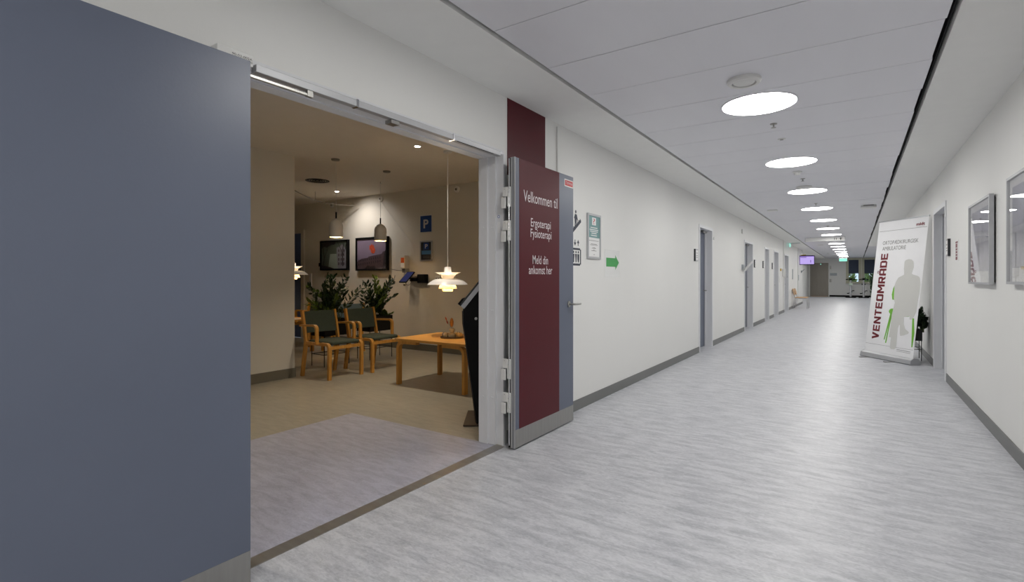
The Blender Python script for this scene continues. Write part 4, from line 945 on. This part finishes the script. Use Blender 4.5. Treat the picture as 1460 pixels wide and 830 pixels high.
part('plate', MB().box(-0.04, 0.04, -0.012, 0, 0, 0.26), 'shade_beige', t)
for z in (0.02, 0.1, 0.18): part('rocker', MB().box(-0.03, 0.03, -0.018, -0.012, z, z + 0.06), 'white_plastic', t)

t = thing('parking_sign', 'blue parking sign with a white P and white border', 'sign', (-6.085, 6.45, 2.02), 0)
part('plate', MB().box(-0.14, 0.14, -0.008, 0, 0, 0.30, 0.004, 1), 'white_plastic', t); part('field', MB().box(-0.128, 0.128, -0.009, -0.008, 0.012, 0.288), 'sign_blue', t)
text('lettering', 'P', (-0.055, 0.06, 0.075, 0.225), (0, -0.0092, 0), *XR, 'letter_white', t, 0.03)
t = thing('parking_notice', 'framed dark parking notice with a small P below the blue sign', 'notice', (-6.08, 6.45, 1.535))
part('frame', MB().box(-0.14, -0.118, -0.015, 0, 0, 0.345).box(0.118, 0.14, -0.015, 0, 0, 0.345).box(-0.118, 0.118, -0.015, 0, 0, 0.022).box(-0.118, 0.118, -0.015, 0, 0.323, 0.345), 'alu', t)
pr = part('print', MB().box(-0.118, 0.118, -0.006, 0, 0.022, 0.323), 'sign_dark', t)
part('logo_field', MB().box(-0.06, 0.06, -0.0066, -0.006, 0.195, 0.31), 'sign_blue', pr); text('lettering', 'P', (-0.028, 0.035, 0.215, 0.29), (0, -0.0068, 0), *XR, 'letter_white', pr, 0.02)
part('band', MB().box(-0.105, 0.105, -0.0066, -0.006, 0.115, 0.18), 'sign_lightblue', pr)
for z in (0.055, 0.07, 0.085): part('text_line', MB().box(-0.07, 0.07, -0.0066, -0.006, z, z + 0.004), 'grey_print', pr)

t = thing('sanitiser_dispenser', 'white hand sanitiser dispenser with orange label and long lever', 'dispenser', (-6.53, 6.45, 1.24))
part('bottle', MB().box(-0.05, 0.05, -0.12, -0.01, 0.17, 0.40, 0.012, 2), 'bottle_white', t); part('label', MB().box(-0.04, 0.04, -0.1215, -0.12, 0.27, 0.36), 'orange_label', t); part('lower_label', MB().box(-0.04, 0.04, -0.1215, -0.12, 0.19, 0.265), 'paper', t)
part('bracket', MB().box(-0.04, 0.05, -0.10, 0, 0.10, 0.17, 0.006, 1), 'steel', t); part('lever', MB().tube([(0, -0.1, 0.13), (-0.06, -0.2, 0.14), (-0.10, -0.3, 0.16)], 0.006, 8), 'chrome', t, True)
part('drip_wire', MB().tube([(-0.02, -0.06, 0.10), (-0.03, -0.06, -0.06), (0.0, -0.06, -0.1), (0.03, -0.06, -0.06), (0.03, -0.06, 0.1)], 0.004, 6), 'chrome', t, True)
part('drip_cup', MB().lathe([(0.0, -0.13), (0.03, -0.13), (0.035, -0.1), (0.03, -0.1), (0.0, -0.12)], (0.0, -0.06, 0), 16), 'chrome', t, True)
t = thing('wall_tablet', 'tablet with dim blue screen on a black wall bracket', 'tablet', (-6.15, 6.45, 1.16))
r_ = Vector((1, 0, 0)); u_ = Vector((0, 0.76, 0.65)); n_ = Vector((0, -0.65, 0.76))
part('case', MB().obox((-0.19, -0.2, 0.10), r_, u_, n_, 0.085, 0.135, 0.009), 'black_plastic', t)
part('display', MB().obox(Vector((-0.19, -0.2, 0.10)) + n_ * 0.0095, r_, u_, n_, 0.075, 0.123, 0.001), 'tablet_emit', t)
part('bracket', MB().box(-0.06, 0.12, -0.10, 0, 0.0, 0.15, 0.01, 1).box(-0.20, -0.04, -0.13, -0.04, 0.03, 0.09), 'black_plastic', t)
part('cable', MB().tube([(-0.16 + 0.07 * math.cos(a), -0.2, 0.04 + 0.075 * math.sin(a)) for a in [PI * 1.0 + PI * k / 10 for k in range(11)]], 0.004, 6), 'black_plastic', t, True)
for (xx, lab) in ((-6.33, 'pair of wall sockets beside the sanitiser'), (-5.82, 'wall socket behind the tiered pendant lamp')):
    t = thing('wall_socket', lab, 'socket', (xx, 6.45, 1.19)); part('plate', MB().box(-0.05, 0.05, -0.01, 0, 0, 0.09), 'shade_beige', t)
    for s in (-1, 1): part('outlet', MB().lathe([(0.016, -0.01), (0.016, -0.013), (0, -0.013)], (0.024 * s, 0, 0.045), 12, 'y'), 'cable', t)

# ------------------------------------------------------------------ waiting room: furniture
def armchair(label, loc, rz, fabric='green_fabric', group='wooden armchairs in the waiting room'):
    """bent-wood armchair, front is +x"""
    t = thing('armchair', label, 'chair', loc, rz, group)
    for s in (-1, 1):
        w0, w1 = (0.222 * s, 0.262 * s)
        front = [(0.26, 0.0), (0.262, 0.2), (0.262, 0.38)] + arc(0.212, 0.38, 0.05, 15, 90, 5) + [(0.1, 0.43)]
        part('leg', MB().ribbon(front, 0.034, w0, w1), 'oak', t)
        rear = [(-0.285, 0.0), (-0.25, 0.2), (-0.215, 0.38), (-0.205, 0.44)]
        part('leg', MB().ribbon(rear, 0.036, w0, w1), 'oak', t)
        part('back_post', MB().ribbon([(-0.205, 0.40), (-0.22, 0.50), (-0.25, 0.65), (-0.29, 0.825)], 0.042, 0.228 * s, 0.256 * s), 'oak', t)
        part('side_rail', MB().ribbon([(-0.215, 0.425), (0.11, 0.425)], 0.036, 0.226 * s, 0.258 * s), 'oak', t)
        arm = [(-0.262, 0.645), (-0.1, 0.652), (0.02, 0.655)] + arc(0.02, 0.605, 0.05, 85, 0, 6) + [(0.07, 0.5), (0.072, 0.43)] 
        part('armrest', MB().ribbon(arm, 0.024, 0.262 * s, 0.302 * s), 'oak', t)
    part('front_rail', MB().box(0.243, 0.262, -0.222, 0.222, 0.365, 0.405), 'oak', t)
    part('rear_rail', MB().box(-0.215, -0.195, -0.222, 0.222, 0.385, 0.425), 'oak', t)
    part('seat', MB().box(-0.2, 0.265, -0.215, 0.215, 0.418, 0.462, 0.02, 3), fabric, t, True)
    mb = MB(); N = 8
    fr_ = []; bk = []
    for i_ in range(N + 1):
        yy = -0.225 + 0.45 * i_ / N; c_ = 0.028 * (1 - (2 * i_ / N - 1) ** 2)
        for z, xo in ((0.545, -0.232), (0.69, -0.262), (0.815, -0.290)):
            fr_.append(mb.bm.verts.new((xo - c_ + 0.012, yy, z))); bk.append(mb.bm.verts.new((xo - c_ - 0.016, yy, z)))
    for i_ in range(N):
        for j_ in range(2):
            a = i_ * 3 + j_
            mb.bm.faces.new([fr_[a], fr_[a + 1], fr_[a + 4], fr_[a + 3]]); mb.bm.faces.new([bk[a], bk[a + 3], bk[a + 4], bk[a + 1]])
        for a, z in ((i_ * 3, 0), (i_ * 3 + 2, 2)): mb.bm.faces.new([fr_[a], fr_[a + 3], bk[a + 3], bk[a]])
    for a in (0, N * 3):
        for j_ in range(2): mb.bm.faces.new([fr_[a + j_], fr_[a + j_ + 1], bk[a + j_ + 1], bk[a + j_]])
    part('backrest', mb, fabric, t, True)
    return t
a0 = armchair('oak armchair with dark green seat and back, nearest the partition wall', (-5.57, 4.18, 0), 0.0)
copy_tree(a0, (-5.54, 4.82, 0), 0.0, 'oak armchair with dark green seat and back, beside the low table')
armchair('oak armchair with a pale blue back behind the planters', (-7.30, 5.68, 0), PI - 0.25, 'blue_fabric')
copy_tree(a0, (-8.48, 5.90, 0), PI, 'oak armchair half hidden behind the partition wall')

def low_table(label, loc, L, W, H, rz=0):
    t = thing('low_table', label, 'table', loc, rz)
    r = 0.05; pl = []
    for (cx_, cy_, a0_) in ((L / 2 - r, W / 2 - r, 0), (-L / 2 + r, W / 2 - r, 90), (-L / 2 + r, -W / 2 + r, 180), (L / 2 - r, -W / 2 + r, 270)):
        pl += arc(cx_, cy_, r, a0_, a0_ + 90, 5)
    part('table_top', MB().prism(pl, (0, 0, H - 0.026), (1, 0, 0), (0, 1, 0), 0.026), 'oak_top', t)
    for sx in (-1, 1):
        for sy in (-1, 1):
            x_ = (L / 2 - 0.045) * sx
            pts = [(x_, 0.0), (x_, H - 0.12)] + [(x_ - sx * (0.07 - 0.07 * math.cos(math.radians(a))), H - 0.12 + 0.075 * math.sin(math.radians(a))) for a in (20, 40, 60, 80, 90)] + [(x_ - sx * 0.3, H - 0.042)]
            part('leg', MB().ribbon(pts, 0.034, sy * (W / 2 - 0.075), sy * (W / 2 - 0.015)), 'oak', t)
    return t
low_table('low honey-coloured wooden table under the tiered pendant lamp', (-3.96, 4.62, 0), 1.08, 0.80, 0.54)
low_table('low wooden table half hidden behind the partition wall', (-8.12, 5.05, 0), 0.95, 0.70, 0.56)
solo('magazine', MB().box(-0.1, 0.1, -0.14, 0.14, 0, 0.006), 'paper', 'white paper lying on the half-hidden low table', 'paper', (-7.8, 5.05, 0.56), 0.4)

tz = 0.54
TX, TY = -3.93, 4.60
t = thing('tray', 'dark oval tray on the low honey-coloured table', 'tray', (TX, TY, tz), 0.59)
def oval(rx, ry, n=32): return [(rx * math.cos(2 * PI * k / n), ry * math.sin(2 * PI * k / n)) for k in range(n)]
part('base', MB().prism(oval(0.135, 0.09), (0, 0, 0), (1, 0, 0), (0, 1, 0), 0.006), 'tray', t)
mb = MB(); o1 = oval(0.135, 0.09); o2 = oval(0.125, 0.08)
lo = [mb.bm.verts.new((x, y, 0.004)) for x, y in o1]; hi = [mb.bm.verts.new((x * 1.03, y * 1.03, 0.022)) for x, y in o1]; hi2 = [mb.bm.verts.new((x * 1.03, y * 1.03, 0.022)) for x, y in o2]; lo2 = [mb.bm.verts.new((x, y, 0.006)) for x, y in o2]
for A_, B_ in ((lo, hi), (hi, hi2), (hi2, lo2)):
    for k in range(32): mb.bm.faces.new([A_[k], A_[(k + 1) % 32], B_[(k + 1) % 32], B_[k]])
part('rim', mb, 'tray', t, True)
def on_tray(u, v): c_, s_ = math.cos(0.59), math.sin(0.59); return (TX + u * c_ - v * s_, TY + u * s_ + v * c_, tz + 0.006)
t = thing('vase', 'small cream double-bulb vase standing on the tray', 'vase', on_tray(0.0, 0.0))
part('body', MB().lathe([(0.0, 0), (0.038, 0), (0.045, 0.012), (0.045, 0.04), (0.036, 0.055), (0.02, 0.06), (0.024, 0.068), (0.033, 0.082), (0.033, 0.1), (0.022, 0.112), (0.01, 0.114), (0.008, 0.1), (0.0, 0.1)], n=24), 'ceramic', t, True)
t = thing('dried_flower', 'tan dried thistle cone standing in the cream vase', 'dried flower', on_tray(0.0, 0.0)[:2] + (tz + 0.09,))
part('stalk', MB().tube([(0, 0, 0.012), (-0.004, 0, 0.05)], 0.0025, 6), 'stem', t); part('cone', MB().lathe([(0, 0.04), (0.012, 0.045), (0.022, 0.075), (0.023, 0.10), (0.015, 0.135), (0, 0.15)], (-0.004, 0, 0), 12), 'dried_cone', t, True)
for (dx, z0_, m_, lab) in ((-0.048, 0.085, 'dried_red', 'short red dried tuft leaning out of the cream vase'), (-0.062, 0.125, 'dried_orange', 'long orange dried tuft leaning out of the cream vase')):
    t = thing('dried_flower', lab, 'dried flower', on_tray(0.0, 0.0)[:2] + (tz + 0.09,))
    cx_, sx_ = math.cos(0.59), math.sin(0.59)
    part('stalk', MB().tube([(0, 0, 0.012), (dx * 0.6 * cx_, dx * 0.6 * sx_, z0_ * 0.75), (dx * cx_, dx * sx_, z0_)], 0.001, 5), 'stem', t)
    part('tuft', MB().tube([(dx * cx_, dx * sx_, z0_ - 0.01), ((dx - 0.008) * cx_, (dx - 0.008) * sx_, z0_ + 0.012), ((dx - 0.018) * cx_, (dx - 0.018) * sx_, z0_ + 0.035)], [0.003, 0.0085, 0.002], 8), m_, t, True)
t = thing('striped_ball', 'small round cream pot with a blue stripe on the tray', 'ornament', on_tray(-0.085, 0.0))
part('body', MB().lathe([(0, 0), (0.02, 0.003), (0.032, 0.018), (0.034, 0.034), (0.028, 0.052), (0.012, 0.062), (0, 0.063)], n=20), 'ceramic', t, True)
part('stripe', MB().lathe([(0.0345, -0.006), (0.0352, 0), (0.0345, 0.006)], (-0.002, 0, 0.031), 20, 'x', close=True), 'ceramic_stripe', t, True)
for (u, v, s, lab) in ((0.062, 0.03, 1.0, 'small yellow gourd behind the other on the tray'), (0.088, -0.02, 1.05, 'small yellow gourd at the front of the tray')):
    t = thing('gourd', lab, 'gourd', on_tray(u, v))
    mb = MB(); n = 24; rings = []
    for (r, z) in ((0.008, 0.004), (0.025, 0.003), (0.036, 0.02), (0.036, 0.04), (0.026, 0.056), (0.008, 0.056)):
        rings.append([mb.bm.verts.new((s * r * (1 + 0.07 * math.cos(8 * 2 * PI * k / n)) * math.cos(2 * PI * k / n), s * r * (1 + 0.07 * math.cos(8 * 2 * PI * k / n)) * math.sin(2 * PI * k / n), s * z)) for k in range(n)])
    for A_, B_ in zip(rings, rings[1:]):
        for k in range(n): mb.bm.faces.new([A_[k], A_[(k + 1) % n], B_[(k + 1) % n], B_[k]])
    mb.bm.faces.new(rings[0][::-1]); mb.bm.faces.new(rings[-1])
    part('body', mb, 'gourd', t, True); part('stalk', MB().tube([(0, 0, 0.054 * s), (0.003, 0, 0.066 * s)], 0.003, 6), 'stem', t)

leg_planter('black wire-legged planter behind the armchair nearest the partition', (-6.28, 4.68, 0), 0.44, 0.30, 0.43, 0.66)
leg_planter('black wire-legged planter behind the armchair beside the table', (-6.25, 5.47, 0), 0.46, 0.30, 0.43, 0.66)
stem_plant('pinnate_plant', 'bushy dark green plant in the planter nearest the partition wall', (-6.28, 4.68, 0.62), 17, 0.30, 0.68, 0.40, 0.095, 0.036, 'leaf', sy=1.2, light='leaf_light')
stem_plant('pinnate_plant', 'bushy dark green plant in the planter beside the low table', (-6.25, 5.45, 0.62), 17, 0.30, 0.66, 0.36, 0.095, 0.036, 'leaf', sy=1.2, light='leaf_light')
t = stem_plant('trailing_sprig', 'low green sprig drooping over the end of the planter', (-6.2, 5.66, 0.62), 5, 0.06, 0.11, 0.16, 0.05, 0.03, 'leaf_light', sx=0.2, sy=0.2)

# ------------------------------------------------------------------ check-in kiosk just inside the door
t = thing('checkin_kiosk', 'slim black check-in kiosk with tilted screen just inside the doorway', 'kiosk', (-2.688, 3.652, 0), math.atan(490 / 731.0))
part('base_plate', MB().box(-0.21, 0.20, -0.24, 0.24, 0, 0.012), 'brown_plate', t)
body = [(-0.10, 0.012), (0.02, 0.012), (0.10, 0.9), (0.16, 1.27), (0.12, 1.40), (-0.215, 0.98), (-0.213, 0.86), (-0.195, 0.74)]
part('body', MB().prism(body, (0, 0.20, 0), (1, 0, 0), (0, 0, 1), 0.40), 'black_plastic', t)
ax_ = Vector((0.335, 0, 0.42)).normalized(); nz_ = Vector((-0.42, 0, 0.335)).normalized()
hc = Vector((-0.05, 0, 1.205))
part('head_frame', MB().obox(hc, ax_, (0, 1, 0), nz_, 0.27, 0.215, 0.018), 'alu', t)
sc = part('screen', MB().obox(hc + nz_ * 0.0255, ax_, (0, 1, 0), nz_, 0.265, 0.21, 0.008), 'black_gloss', t)
part('card_reader', MB().obox(hc + nz_ * 0.035 - ax_ * 0.25, ax_, (0, 1, 0), nz_, 0.03, 0.12, 0.02), 'black_plastic', t)
part('lock', MB().lathe([(0.012, -0.0), (0.012, -0.004), (0, -0.005)], (-0.105, -0.2, 0.90), 16, 'y'), 'steel', t, True)
part('edge_trim', MB().ribbon([(-0.106, 0.02), (-0.199, 0.74), (-0.218, 0.86), (-0.22, 0.965)], 0.006, -0.201, -0.18), 'brown_plate', t)
